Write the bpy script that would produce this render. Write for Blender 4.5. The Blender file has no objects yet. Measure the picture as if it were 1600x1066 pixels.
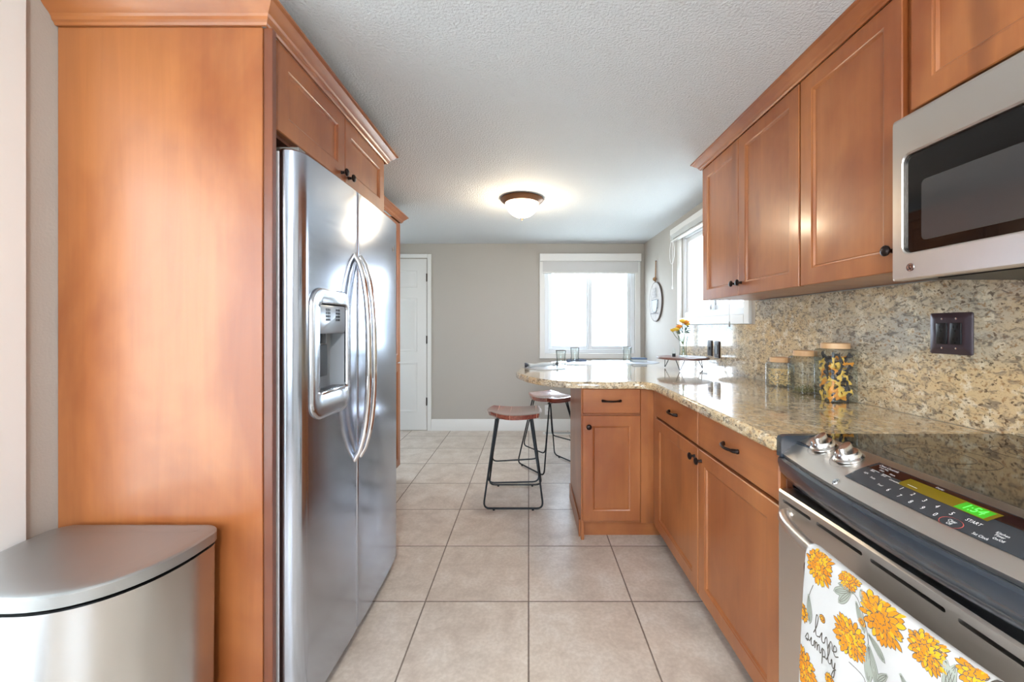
import bpy, bmesh, math, random
from mathutils import Vector, Matrix
PI = math.pi
SC = bpy.context.scene
COL = SC.collection
random.seed(7)

# ---------------------------------------------------------------- camera
F_PX, CAM_H = 640.0, 1.22
cam_d = bpy.data.cameras.new('camera')
cam = bpy.data.objects.new('camera', cam_d); COL.objects.link(cam)
cam.location = (0, 0, CAM_H); cam.rotation_euler = (PI/2, 0, 0)
cam_d.sensor_width = 36.0; cam_d.lens = 36.0*F_PX/1600
cam_d.shift_x = -26/1600; cam_d.shift_y = -22/1600
cam_d.clip_start = 0.02; cam_d.clip_end = 500
SC.camera = cam
SC.view_settings.view_transform = 'Standard'
SC.view_settings.look = 'None'
SC.view_settings.gamma = 1.0
SC.view_settings.use_curve_mapping = False
SC.view_settings.exposure = 0.84
# ---------------------------------------------------------------- sky
SKY = 9.5
w = bpy.data.worlds.new('sky'); SC.world = w; w.use_nodes = True
nt = w.node_tree; nt.nodes.clear()
wo = nt.nodes.new('ShaderNodeOutputWorld'); bg = nt.nodes.new('ShaderNodeBackground')
tc = nt.nodes.new('ShaderNodeTexCoord'); sx = nt.nodes.new('ShaderNodeSeparateXYZ'); rp = nt.nodes.new('ShaderNodeValToRGB')
nt.links.new(tc.outputs['Generated'], sx.inputs[0]); nt.links.new(sx.outputs['Z'], rp.inputs[0])
rp.color_ramp.elements[0].position = 0.0; rp.color_ramp.elements[0].color = (0.80, 0.90, 1.0, 1)
rp.color_ramp.elements[1].position = 0.7; rp.color_ramp.elements[1].color = (0.62, 0.80, 1.0, 1)
nt.links.new(rp.outputs[0], bg.inputs[0]); bg.inputs[1].default_value = SKY
nt.links.new(bg.outputs[0], wo.inputs[0])

def portal(name, loc, rot, sx_, sy_):
    l = bpy.data.lights.new(name, 'AREA'); l.shape = 'RECTANGLE'; l.size = sx_; l.size_y = sy_
    l.cycles.is_portal = True
    o = bpy.data.objects.new(name, l); COL.objects.link(o); o.location = loc; o.rotation_euler = rot
CEIL = 2.20
YB = 4.82          # far wall
XR = 1.36          # right wall
XL = -1.335        # left wall of the galley
XLF = -2.35        # left wall of the far part
YR = -2.4          # wall behind the camera
W1 = (0.19, 1.25, 0.91, 2.01)       # far window  x0 x1 z0 z1
W2 = (2.56, 3.64, 1.30, 2.04)       # right window y0 y1 z0 z1
W3 = (-0.95, 1.015, 0.0, 2.03)      # glazed door opening in left wall, y0 y1
W4 = (3.55, 4.45, 0.55, 1.95)       # far left window, unseen, added for light
W5 = (-1.0, 0.9, 0.75, 2.0)         # unseen window added behind the camera for light
portal('portal_far', (0.72, YB+.13, 1.46), (PI/2, 0, PI), 1.06, 1.1)
portal('portal_right', (XR+.13, 3.1, 1.67), (PI/2, 0, PI/2), 1.08, .74)
portal('portal_left', (XL-.13, .03, 1.0), (PI/2, 0, -PI/2), 1.96, 2.03)
portal('portal_far_left', (XLF-.13, 4.0, 1.25), (PI/2, 0, -PI/2), .9, 1.4)
portal('portal_rear', (-.05, YR-.13, 1.38), (PI/2, 0, 0), 1.9, 1.25)
def lamp(name, loc, power, col=(1, .97, .94), r=.06):
    l = bpy.data.lights.new(name, 'POINT'); l.energy = power; l.color = col; l.shadow_soft_size = r
    o = bpy.data.objects.new(name, l); COL.objects.link(o); o.location = loc; return o
LAMP_SPOTS = [(-0.05, 3.12), (0.0, -0.75)]

# ---------------------------------------------------------------- material helpers
def s(r, g, b):
    f = lambda c: ((c/255)/12.92 if c/255 <= .04045 else ((c/255+.055)/1.055)**2.4)
    return (f(r), f(g), f(b), 1)
def new_mat(name):
    m = bpy.data.materials.new(name); m.use_nodes = True
    return m, m.node_tree, m.node_tree.nodes['Principled BSDF']
def M(name, col, rough=.5, metal=0, coat=0, coat_r=.1, emit=None, es=0, trans=0, ior=1.45, spec=None, aniso=0, bump=None):
    m, t, p = new_mat(name)
    p.inputs['Base Color'].default_value = col; p.inputs['Roughness'].default_value = rough
    p.inputs['Metallic'].default_value = metal; p.inputs['Coat Weight'].default_value = coat
    p.inputs['Coat Roughness'].default_value = coat_r; p.inputs['IOR'].default_value = ior
    p.inputs['Transmission Weight'].default_value = trans
    if spec is not None: p.inputs['Specular IOR Level'].default_value = spec
    if aniso: p.inputs['Anisotropic'].default_value = aniso
    if emit: p.inputs['Emission Color'].default_value = emit; p.inputs['Emission Strength'].default_value = es
    if bump:
        n = N(t, 'ShaderNodeTexNoise', Scale=bump[0], Detail=3.0); c = coords(t); t.links.new(c, n.inputs['Vector'])
        b = N(t, 'ShaderNodeBump', Strength=bump[1], Distance=bump[2]); t.links.new(n.outputs[0], b.inputs['Height'])
        t.links.new(b.outputs[0], p.inputs['Normal'])
    return m
def N(t, typ, **kw):
    n = t.nodes.new(typ)
    for k, v in kw.items():
        if k in n.inputs: n.inputs[k].default_value = v
        else: setattr(n, k, v)
    return n
def coords(t, scale=(1, 1, 1), rot=(0, 0, 0), loc=(0, 0, 0), world=True):
    if world: g = t.nodes.new('ShaderNodeNewGeometry'); out = g.outputs['Position']
    else: g = t.nodes.new('ShaderNodeTexCoord'); out = g.outputs['Object']
    mp = t.nodes.new('ShaderNodeMapping'); t.links.new(out, mp.inputs['Vector'])
    mp.inputs['Scale'].default_value = scale; mp.inputs['Rotation'].default_value = rot; mp.inputs['Location'].default_value = loc
    return mp.outputs[0]
def ramp(t, src, stops, interp='LINEAR'):
    r = t.nodes.new('ShaderNodeValToRGB'); t.links.new(src, r.inputs[0]); r.color_ramp.interpolation = interp
    e = r.color_ramp.elements
    e[0].position, e[0].color = stops[0]; e[1].position, e[1].color = stops[-1]
    for pos, c in stops[1:-1]:
        x = e.new(pos); x.color = c
    return r.outputs[0]
def mix(t, fac, a, b, mode='MIX'):
    m = t.nodes.new('ShaderNodeMix'); m.data_type = 'RGBA'; m.blend_type = mode
    for inp, v in ((m.inputs[0], fac), (m.inputs[6], a), (m.inputs[7], b)):
        if hasattr(v, 'links') or hasattr(v, 'is_output'): t.links.new(v, inp)
        else: inp.default_value = v
    return m.outputs[2]
def math_(t, op, a, b=None):
    m = t.nodes.new('ShaderNodeMath'); m.operation = op
    for i, v in enumerate((a, b)):
        if v is None: continue
        if hasattr(v, 'is_output'): t.links.new(v, m.inputs[i])
        else: m.inputs[i].default_value = v
    return m.outputs[0]

def wood(name, light, mid, dark, grain=(30, 30, 1.6), rough=.34, coat=.35, world=True, blotch=2.2, knots=True):
    m, t, p = new_mat(name)
    n1 = N(t, 'ShaderNodeTexNoise', Scale=blotch, Detail=4.0, Roughness=.55, Distortion=.4); t.links.new(coords(t, (1.3, 1.3, .7), world=world), n1.inputs['Vector'])
    n2 = N(t, 'ShaderNodeTexNoise', Scale=1.0, Detail=5.0, Roughness=.6, Distortion=.6); t.links.new(coords(t, grain, world=world), n2.inputs['Vector'])
    c1 = ramp(t, n1.outputs[0], [(.36, mid), (.62, light)])
    c2 = ramp(t, n2.outputs[0], [(.25, dark), (.62, (1, 1, 1, 1))])
    g = mix(t, .16, c1, mix(t, 1.0, c1, c2, 'MULTIPLY'))
    if knots:
        v = N(t, 'ShaderNodeTexNoise', Scale=5.0, Detail=1.0); t.links.new(coords(t, (1.6, 1.6, .35), world=world), v.inputs['Vector'])
        k = ramp(t, v.outputs[0], [(.70, (0, 0, 0, 1)), (.80, (1, 1, 1, 1))])
        g = mix(t, math_(t, 'MULTIPLY', k, .45), g, dark)
    t.links.new(g, p.inputs['Base Color'])
    p.inputs['Roughness'].default_value = rough; p.inputs['Coat Weight'].default_value = coat; p.inputs['Coat Roughness'].default_value = .16
    b = N(t, 'ShaderNodeBump', Strength=.05, Distance=.001); t.links.new(n2.outputs[0], b.inputs['Height']); t.links.new(b.outputs[0], p.inputs['Normal'])
    return m
WOOD = wood('maple', s(172, 107, 60), s(142, 77, 38), s(88, 46, 25))
WOOD_H = wood('maple_across', s(172, 107, 60), s(142, 77, 38), s(88, 46, 25), grain=(1.6, 1.6, 30))
WOOD_IN = M('maple_inside', s(214, 170, 112), .6)
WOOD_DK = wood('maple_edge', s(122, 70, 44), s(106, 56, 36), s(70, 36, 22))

def steel(name, col, rough, scale, aniso=.4, rot=0.0, bmp=1):
    m, t, p = new_mat(name)
    n = N(t, 'ShaderNodeTexNoise', Scale=1.0, Detail=3.0); t.links.new(coords(t, scale), n.inputs['Vector'])
    r = ramp(t, n.outputs[0], [(.3, (rough*.92,)*3+(1,)), (.7, (rough*1.08,)*3+(1,))])
    t.links.new(r, p.inputs['Roughness']); p.inputs['Base Color'].default_value = col
    p.inputs['Metallic'].default_value = 1.0; p.inputs['Anisotropic'].default_value = aniso; p.inputs['Anisotropic Rotation'].default_value = rot
    if bmp: b = N(t, 'ShaderNodeBump', Strength=.012, Distance=.0002); t.links.new(n.outputs[0], b.inputs['Height']); t.links.new(b.outputs[0], p.inputs['Normal'])
    return m
STEEL = steel('brushed_steel', (.48, .52, .60, 1), .17, (3, 3, 60), aniso=.5, rot=.25, bmp=0)
STEEL_V = steel('brushed_steel_vertical', (.50, .49, .48, 1), .22, (300, 300, 3), bmp=0)
STEEL_W = steel('warm_steel', (.70, .65, .60, 1), .30, (3, 3, 400))
LIDM = M('lid_grey_steel', (.36, .36, .35, 1), .36, .8)
CHROME = M('chrome', (.8, .8, .82, 1), .10, 1)
SATIN = M('satin_knob_steel', (.72, .70, .68, 1), .22, 1)
BRONZE = M('oil_rubbed_bronze', s(48, 38, 36), .30, .75)
BLACK = M('black_plastic', s(22, 24, 27), .35)
BLACKG = M('black_glass', s(9, 9, 10), .04, coat=.15, coat_r=.03, spec=.5)
SLATE = M('dark_slate_enamel', s(44, 50, 58), .22, coat=.5)
BLKMET = M('black_metal_tube', s(34, 38, 42), .4, .5)
WHITE = M('white_paint', s(226, 226, 224), .35)
VINYL = M('white_vinyl', s(228, 232, 236), .35)
SHADE = M('shade_fabric', s(206, 206, 206), .8)
def wall_mat(name, col, sc, st, dist=.002):
    return M(name, col, .75, bump=(sc, st, dist))
WALLM = wall_mat('wall_paint', s(180, 175, 168), 140, .35)
CEILM = wall_mat('ceiling_paint', s(210, 214, 218), 110, 1.0, .006)
GLASS, t, p = new_mat('clear_glass')
p.inputs['Transmission Weight'].default_value = 1; p.inputs['Roughness'].default_value = 0.0; p.inputs['IOR'].default_value = 1.45
p.inputs['Base Color'].default_value = (.97, .99, .98, 1)
def GLF(t, fr, mx):
    a = t.nodes.new('ShaderNodeMath'); a.operation = 'POWER'; t.links.new(fr.outputs['Facing'], a.inputs[0]); a.inputs[1].default_value = 4.5
    b = t.nodes.new('ShaderNodeMath'); b.operation = 'MULTIPLY_ADD'; t.links.new(a.outputs[0], b.inputs[0]); b.inputs[1].default_value = .7; b.inputs[2].default_value = .04
    t.links.new(b.outputs[0], mx.inputs[0])
# pane: thin window glass = transparent with a fresnel gloss
PANE = bpy.data.materials.new('window_glass'); PANE.use_nodes = True; t = PANE.node_tree; t.nodes.clear()
o_ = t.nodes.new('ShaderNodeOutputMaterial'); tr = t.nodes.new('ShaderNodeBsdfTransparent'); gl = t.nodes.new('ShaderNodeBsdfGlossy'); gl.inputs['Roughness'].default_value = .02
fr = t.nodes.new('ShaderNodeLayerWeight'); fr.inputs[0].default_value = .5; mx = t.nodes.new('ShaderNodeMixShader')
GLF(t, fr, mx); t.links.new(tr.outputs[0], mx.inputs[1]); t.links.new(gl.outputs[0], mx.inputs[2]); t.links.new(mx.outputs[0], o_.inputs[0])
# jar walls: thin clear glass, faintly green
JARG = bpy.data.materials.new('jar_glass'); JARG.use_nodes = True; t = JARG.node_tree; t.nodes.clear()
o_ = t.nodes.new('ShaderNodeOutputMaterial'); tr = t.nodes.new('ShaderNodeBsdfTransparent'); gl = t.nodes.new('ShaderNodeBsdfGlossy'); gl.inputs['Roughness'].default_value = .02
lw = t.nodes.new('ShaderNodeLayerWeight'); lw.inputs[0].default_value = .5
t.links.new(ramp(t, lw.outputs['Facing'], [(.30, (.955, .975, .97, 1)), (.95, (.50, .56, .56, 1))]), tr.inputs[0])
fr = t.nodes.new('ShaderNodeLayerWeight'); fr.inputs[0].default_value = .5; mx = t.nodes.new('ShaderNodeMixShader')
GLF(t, fr, mx); t.links.new(tr.outputs[0], mx.inputs[1]); t.links.new(gl.outputs[0], mx.inputs[2]); t.links.new(mx.outputs[0], o_.inputs[0])

# granite
GRANITE, t, p = new_mat('granite')
big = N(t, 'ShaderNodeTexNoise', Scale=3.0, Detail=3.0, Distortion=.5); t.links.new(coords(t, (1, .8, 1.6), (.5, 0, 0)), big.inputs['Vector'])
mid = N(t, 'ShaderNodeTexNoise', Scale=46.0, Detail=6.0, Roughness=.65, Distortion=.7); t.links.new(coords(t, (1, .62, 1.25), (.55, 0, .35)), mid.inputs['Vector'])
fin = N(t, 'ShaderNodeTexNoise', Scale=85.0, Detail=4.0, Roughness=.6); t.links.new(coords(t, (1, .8, 1), (.3, .2, .8), (3, 1, 2)), fin.inputs['Vector'])
rst = N(t, 'ShaderNodeTexNoise', Scale=22.0, Detail=5.0, Roughness=.6); t.links.new(coords(t, (1, 1, 1), (0, 0, 0), (7, 3, 5)), rst.inputs['Vector'])
base = ramp(t, big.outputs[0], [(.38, s(184, 174, 158)), (.5, s(202, 182, 150)), (.62, s(208, 180, 138))])
c = mix(t, ramp(t, rst.outputs[0], [(.52, (0, 0, 0, 1)), (.62, (.85,)*3+(1,))]), base, s(226, 212, 184))
c = mix(t, ramp(t, fin.outputs[0], [(.56, (0, 0, 0, 1)), (.64, (.8,)*3+(1,))]), c, s(150, 112, 72))
dk = ramp(t, mid.outputs[0], [(.38, (1, 1, 1, 1)), (.50, (0, 0, 0, 1))])
bsh = ramp(t, big.outputs[0], [(.35, (.95,)*3+(1,)), (.6, (.72,)*3+(1,))])
c = mix(t, mix(t, 1.0, dk, bsh, 'MULTIPLY'), c, s(104, 94, 84))
dk2 = ramp(t, fin.outputs[0], [(.34, (.9,)*3+(1,)), (.42, (0, 0, 0, 1))])
c = mix(t, dk2, c, s(92, 74, 56))
t.links.new(c, p.inputs['Base Color']); p.inputs['Roughness'].default_value = .10
p.inputs['Coat Weight'].default_value = .6; p.inputs['Coat Roughness'].default_value = .03; p.inputs['Specular IOR Level'].default_value = .6

# floor tile
TILE, t, p = new_mat('floor_tile')
PIT = .4587
g = t.nodes.new('ShaderNodeNewGeometry'); sp = t.nodes.new('ShaderNodeSeparateXYZ'); t.links.new(g.outputs['Position'], sp.inputs[0])
ux = math_(t, 'DIVIDE', math_(t, 'ADD', sp.outputs['X'], 10*PIT), PIT)
uy = math_(t, 'DIVIDE', math_(t, 'ADD', sp.outputs['Y'], 10*PIT-1.820+4*PIT), PIT)
def edge(u):
    f = math_(t, 'FRACT', u); return math_(t, 'MINIMUM', f, math_(t, 'SUBTRACT', 1.0, f))
wob = N(t, 'ShaderNodeTexNoise', Scale=60.0, Detail=2.0); t.links.new(coords(t), wob.inputs['Vector'])
e = math_(t, 'ADD', math_(t, 'MINIMUM', edge(ux), edge(uy)), math_(t, 'MULTIPLY', math_(t, 'SUBTRACT', wob.outputs[0], .5), .004))
gm = ramp(t, e, [(.0045, (1, 1, 1, 1)), (.0085, (0, 0, 0, 1))])
cb = t.nodes.new('ShaderNodeCombineXYZ'); t.links.new(math_(t, 'FLOOR', ux), cb.inputs[0]); t.links.new(math_(t, 'FLOOR', uy), cb.inputs[1])
wn = t.nodes.new('ShaderNodeTexWhiteNoise'); t.links.new(cb.outputs[0], wn.inputs['Vector'])
vadd = N(t, 'ShaderNodeVectorMath', operation='MULTIPLY_ADD'); t.links.new(wn.outputs['Color'], vadd.inputs[0]); vadd.inputs[1].default_value = (9, 9, 9); t.links.new(g.outputs['Position'], vadd.inputs[2])
t1 = N(t, 'ShaderNodeTexNoise', Scale=7.0, Detail=6.0, Roughness=.65, Distortion=.4); t.links.new(vadd.outputs[0], t1.inputs['Vector'])
t2 = N(t, 'ShaderNodeTexNoise', Scale=70.0, Detail=4.0); t.links.new(vadd.outputs[0], t2.inputs['Vector'])
tc_ = ramp(t, t1.outputs[0], [(.3, s(188, 173, 160)), (.52, s(210, 197, 184)), (.72, s(222, 213, 203))])
tc_ = mix(t, math_(t, 'MULTIPLY', ramp(t, t2.outputs[0], [(.42, (1, 1, 1, 1)), (.6, (0, 0, 0, 1))]), .22), tc_, s(165, 146, 130))
tc_ = mix(t, gm, tc_, s(120, 106, 96))
t.links.new(tc_, p.inputs['Base Color'])
t.links.new(ramp(t, gm, [(0, (.30,)*3+(1,)), (1, (.85,)*3+(1,))]), p.inputs['Roughness'])
b = N(t, 'ShaderNodeBump', Strength=.5, Distance=.002); b.invert = True; t.links.new(gm, b.inputs['Height'])
b2 = N(t, 'ShaderNodeBump', Strength=.08, Distance=.002); t.links.new(t1.outputs[0], b2.inputs['Height']); t.links.new(b.outputs[0], b2.inputs['Normal'])
t.links.new(b2.outputs[0], p.inputs['Normal'])

# ---------------------------------------------------------------- mesh helpers
WLD = {}
def nb(): return bmesh.new()
def box(bm, x0, x1, y0, y1, z0, z1, bev=0, seg=2):
    t_ = bmesh.new() if bev else bm
    vs = [t_.verts.new(c) for c in [(x0,y0,z0),(x1,y0,z0),(x1,y1,z0),(x0,y1,z0),(x0,y0,z1),(x1,y0,z1),(x1,y1,z1),(x0,y1,z1)]]
    for f in ((0,3,2,1),(4,5,6,7),(0,1,5,4),(1,2,6,5),(2,3,7,6),(3,0,4,7)): t_.faces.new([vs[i] for i in f])
    if bev:
        bmesh.ops.bevel(t_, geom=t_.edges[:], offset=bev, segments=seg, affect='EDGES', profile=.5)
        merge(bm, t_)
    return bm
def merge(dst, src, mat=None, mi=0):
    m = {}
    for v in src.verts: m[v] = dst.verts.new(mat @ v.co if mat else v.co)
    for f in src.faces:
        try:
            nf = dst.faces.new([m[v] for v in f.verts]); nf.material_index = mi or f.material_index
        except ValueError: pass
    src.free()
def obj(name, bm, mat, parent=None, local=False, smooth=True, angle=35, recalc=True, doubles=True, flat_z=False, flat=False):
    if doubles: bmesh.ops.remove_doubles(bm, verts=bm.verts[:], dist=1e-6)
    if recalc: bmesh.ops.recalc_face_normals(bm, faces=bm.faces[:])
    if parent is not None: off = Vector((0,0,0)) if local else WLD[parent.name]
    else:
        xs = [v.co.x for v in bm.verts]; ys = [v.co.y for v in bm.verts]; zs = [v.co.z for v in bm.verts]
        off = Vector(((min(xs)+max(xs))/2, (min(ys)+max(ys))/2, min(zs)))
        if local: off = Vector((0,0,0))
    for v in bm.verts: v.co -= off
    me = bpy.data.meshes.new(name); bm.to_mesh(me); bm.free()
    for m in (mat if isinstance(mat, (list, tuple)) else [mat]): me.materials.append(m)
    if smooth:
        for f in me.polygons: f.use_smooth = True
        me.set_sharp_from_angle(angle=math.radians(angle))
        if flat:
            for f in me.polygons:
                if max(abs(c) for c in f.normal) > .9999: f.use_smooth = False
        if flat_z:
            for f in me.polygons:
                if abs(f.normal.z) > .99995: f.use_smooth = False
    o = bpy.data.objects.new(name, me); COL.objects.link(o)
    if parent is not None: o.parent = parent; WLD[o.name] = Vector((0,0,0)) if local else WLD[parent.name].copy()
    else: o.location = off; WLD[o.name] = off.copy()
    return o
def tag(o, label, cat, group=None, kind=None):
    o['label'] = label; o['category'] = cat
    if group: o['group'] = group
    if kind: o['kind'] = kind
    return o
def thing(name, label, cat, loc=(0,0,0), rotz=0, group=None):
    o = bpy.data.objects.new(name, None); COL.objects.link(o); o.location = loc; o.rotation_euler = (0,0,rotz)
    o.empty_display_size = .05; WLD[o.name] = Vector(loc); return tag(o, label, cat, group)
def struct(name, bm, mat, label=None, **k):
    o = obj(name, bm, mat, **k); o['kind'] = 'structure'
    if label: o['label'] = label
    return o
def sthing(name, loc):
    o = bpy.data.objects.new(name, None); COL.objects.link(o); o.location = loc; o['kind'] = 'structure'; WLD[o.name] = Vector(loc); return o
def copy_tree(o, loc, rotz=None, label=None, parent=None):
    c = o.copy(); COL.objects.link(c)
    if parent is None:
        c.location = loc
        if rotz is not None: c.rotation_euler = (0,0,rotz)
        if label: c['label'] = label
    else: c.parent = parent
    for ch in o.children: copy_tree(ch, None, parent=c)
    return c
# plane maps: face(u, v, w out)
def facing_mx(X): return lambda u, v, w: (X-w, u, v)      # faces -X
def facing_px(X): return lambda u, v, w: (X+w, u, v)      # faces +X
def facing_my(Y): return lambda u, v, w: (u, Y-w, v)      # faces -Y
def facing_up(Z): return lambda u, v, w: (u, v, Z+w)
def rrect(u0, u1, v0, v1, r, k):
    if k == 0: return [(u0,v0),(u1,v0),(u1,v1),(u0,v1)]
    pts = []
    for cx, cy, a in ((u1-r, v0+r, -PI/2), (u1-r, v1-r, 0), (u0+r, v1-r, PI/2), (u0+r, v0+r, PI)):
        for i in range(k+1):
            t = a + PI/2*i/k; pts.append((cx+r*math.cos(t), cy+r*math.sin(t)))
    return pts
def rings(bm, mp, u0, u1, v0, v1, rs, k=0, cap0=True, cap1=True, mi=0):
    """rs: (inset, w[, corner radius])"""
    prev = None; n = 4 if k == 0 else 4*(k+1)
    for j, r in enumerate(rs):
        ins, w_ = r[0], r[1]; rad = max(1e-4, r[2]) if len(r) > 2 else 1e-4
        pts = rrect(u0+ins, u1-ins, v0+ins, v1-ins, rad, k)
        vs = [bm.verts.new(mp(a, b, w_)) for a, b in pts]
        if prev:
            for i in range(n):
                f = bm.faces.new((prev[i], prev[(i+1)%n], vs[(i+1)%n], vs[i])); f.material_index = mi
        elif cap0: bm.faces.new(vs[::-1]).material_index = mi
        prev = vs
    if cap1: bm.faces.new(prev).material_index = mi
def shaker(bm, mp, u0, u1, v0, v1, t=.02, st=.058):
    rings(bm, mp, u0, u1, v0, v1, [(0,0),(0,t-.003),(.0025,t),(st,t),(st+.004,t-.003),(st+.007,t-.0035),(st+.012,t-.0095)])
def slab(bm, mp, u0, u1, v0, v1, t=.02):
    rings(bm, mp, u0, u1, v0, v1, [(0,0),(0,t-.004),(.004,t)])
def tube(bm, pts, r, n=8, closed=False, mi=0, caps=True):
    pts = [Vector(p) for p in pts]; N_ = len(pts); prev = None; first = None; ref = None
    for i, p in enumerate(pts):
        a = pts[i-1] if i > 0 else (pts[-1] if closed else p); b = pts[(i+1)%N_] if (i < N_-1 or closed) else p
        d = (b-a).normalized()
        if ref is None:
            ref = Vector((0,0,1)) if abs(d.z) < .9 else Vector((1,0,0))
            ref = (ref - d*ref.dot(d)).normalized()
        else: ref = (ref - d*ref.dot(d)).normalized()
        q = d.cross(ref); rr = r[i] if isinstance(r, (list, tuple)) else r
        vs = [bm.verts.new(p + ref*rr*math.cos(2*PI*j/n) + q*rr*math.sin(2*PI*j/n)) for j in range(n)]
        if prev:
            for j in range(n): bm.faces.new((prev[j], prev[(j+1)%n], vs[(j+1)%n], vs[j])).material_index = mi
        else: first = vs
        prev = vs
    if closed:
        best = min(range(n), key=lambda k: (prev[0].co-first[k].co).length)
        for j in range(n): bm.faces.new((prev[j], prev[(j+1)%n], first[(j+1+best)%n], first[(j+best)%n])).material_index = mi
    elif caps:
        bm.faces.new(first[::-1]).material_index = mi; bm.faces.new(prev).material_index = mi
def fillet(pts, r, n=5, closed=False):
    pts = [Vector(p) for p in pts]; out = []
    for i, p in enumerate(pts):
        if not closed and i in (0, len(pts)-1): out.append(p); continue
        a = (pts[i-1]-p); b = (pts[(i+1)%len(pts)]-p); d = min(r, a.length*.49, b.length*.49)
        A = p+a.normalized()*d; B = p+b.normalized()*d
        for k in range(n+1):
            t_ = k/n; out.append(A*(1-t_)**2 + p*2*t_*(1-t_) + B*t_**2)
    return out
def lathe(bm, prof, c=(0,0,0), n=32, mi=0, axis='z', capends=False):
    cx, cy, cz = c; prev = None
    def P(r, h, a):
        if axis == 'z': return (cx+r*math.cos(a), cy+r*math.sin(a), cz+h)
        if axis == '-x': return (cx-h, cy+r*math.cos(a), cz+r*math.sin(a))
        if axis == '+x': return (cx+h, cy+r*math.cos(a), cz+r*math.sin(a))
        if axis == '-y': return (cx+r*math.cos(a), cy-h, cz+r*math.sin(a))
    for r, h in prof:
        if r < 1e-6: vs = [bm.verts.new(P(0, h, 0))]
        else: vs = [bm.verts.new(P(r, h, 2*PI*j/n)) for j in range(n)]
        if prev:
            if len(vs) == 1 and len(prev) == 1: pass
            elif len(vs) == 1:
                for j in range(n): bm.faces.new((prev[j], prev[(j+1)%n], vs[0])).material_index = mi
            elif len(prev) == 1:
                for j in range(n): bm.faces.new((prev[0], vs[(j+1)%n], vs[j])).material_index = mi
            else:
                for j in range(n): bm.faces.new((prev[j], prev[(j+1)%n], vs[(j+1)%n], vs[j])).material_index = mi
        prev = vs
def sweep(bm, path, prof, closed=False, side=1):
    """profile [(out, z)] swept with mitres along 2-D path; out = to the right of travel * side"""
    P = [Vector(p) for p in path]; n = len(P); cols = []
    for i in range(n):
        d0 = (P[i]-P[i-1]).normalized() if (i > 0 or closed) else None
        d1 = (P[(i+1)%n]-P[i]).normalized() if (i < n-1 or closed) else None
        d0 = d0 or d1; d1 = d1 or d0
        n0 = Vector((d0.y, -d0.x)); n1 = Vector((d1.y, -d1.x)); m_ = (n0+n1); m_ = m_/max(.2, m_.dot(n0)) if m_.length > 1e-6 else n0
        cols.append([bm.verts.new((P[i].x+m_.x*o*side, P[i].y+m_.y*o*side, z)) for o, z in prof])
    k = len(prof)
    for i in range(n if closed else n-1):
        a, b = cols[i], cols[(i+1)%n]
        for j in range(k): bm.faces.new((a[j], b[j], b[(j+1)%k], a[(j+1)%k]))
    if not closed: bm.faces.new(cols[0]); bm.faces.new(cols[-1][::-1])
def offset_poly(pts, d):
    out = []; n = len(pts)
    for i in range(n):
        a, b, c_ = Vector(pts[i-1]), Vector(pts[i]), Vector(pts[(i+1)%n])
        d0 = (b-a).normalized(); d1 = (c_-b).normalized()
        n0 = Vector((-d0.y, d0.x)); n1 = Vector((-d1.y, d1.x)); m_ = n0+n1; m_ = m_/max(.3, m_.dot(n0))
        out.append((b.x+m_.x*d, b.y+m_.y*d))
    return out
def poly_slab(bm, pts, levels):
    """ccw outline; levels (inset, z) from bottom to top; flat caps"""
    prev = None
    for ins, z in levels:
        q = offset_poly(pts, ins); vs = [bm.verts.new((x, y, z)) for x, y in q]
        if prev:
            for i in range(len(vs)): bm.faces.new((prev[i], prev[(i+1)%len(vs)], vs[(i+1)%len(vs)], vs[i]))
        else: bot = vs
        prev = vs
    f1 = bm.faces.new(bot[::-1]); f2 = bm.faces.new(prev)
    f1.normal_update(); f2.normal_update()
    bmesh.ops.triangulate(bm, faces=[f1, f2], ngon_method='EAR_CLIP')
def bool_cut(o, cutter_bm):
    me = bpy.data.meshes.new('cut'); bmesh.ops.recalc_face_normals(cutter_bm, faces=cutter_bm.faces[:]); cutter_bm.to_mesh(me); cutter_bm.free()
    c = bpy.data.objects.new('cut', me); COL.objects.link(c)
    c.location = WLD[o.name] * 0
    for v in me.vertices: v.co -= WLD[o.name]
    c.matrix_world = o.matrix_world.copy()
    if o.parent: c.parent = o.parent if o.parent.parent is None else o.parent
    m = o.modifiers.new('b', 'BOOLEAN'); m.operation = 'DIFFERENCE'; m.object = c; m.solver = 'EXACT'
    bpy.context.view_layer.update(); dg = bpy.context.evaluated_depsgraph_get()
    nm = bpy.data.meshes.new_from_object(o.evaluated_get(dg)); o.modifiers.clear(); o.data = nm
    bpy.data.objects.remove(c)
    nm.set_sharp_from_angle(angle=math.radians(30))
    for f in nm.polygons:
        if abs(f.normal.x) > .99995: f.use_smooth = False
def text_mesh(txt, size):
    cu = bpy.data.curves.new('t', 'FONT'); cu.body = txt; cu.size = size; cu.align_x = 'CENTER'; cu.align_y = 'CENTER'; cu.resolution_u = 2
    o = bpy.data.objects.new('t', cu); COL.objects.link(o); bpy.context.view_layer.update()
    dg = bpy.context.evaluated_depsgraph_get(); me = bpy.data.meshes.new_from_object(o.evaluated_get(dg))
    vs = [v.co.copy() for v in me.vertices]; fs = [list(p.vertices) for p in me.polygons]
    bpy.data.objects.remove(o); bpy.data.curves.remove(cu); return vs, fs
def put_text(bm, txt, size, fn, mi=0):
    vs, fs = text_mesh(txt, size); bv = [bm.verts.new(fn(v.x, v.y)) for v in vs]
    for f in fs:
        try: bm.faces.new([bv[i] for i in f]).material_index = mi
        except ValueError: pass
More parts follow.
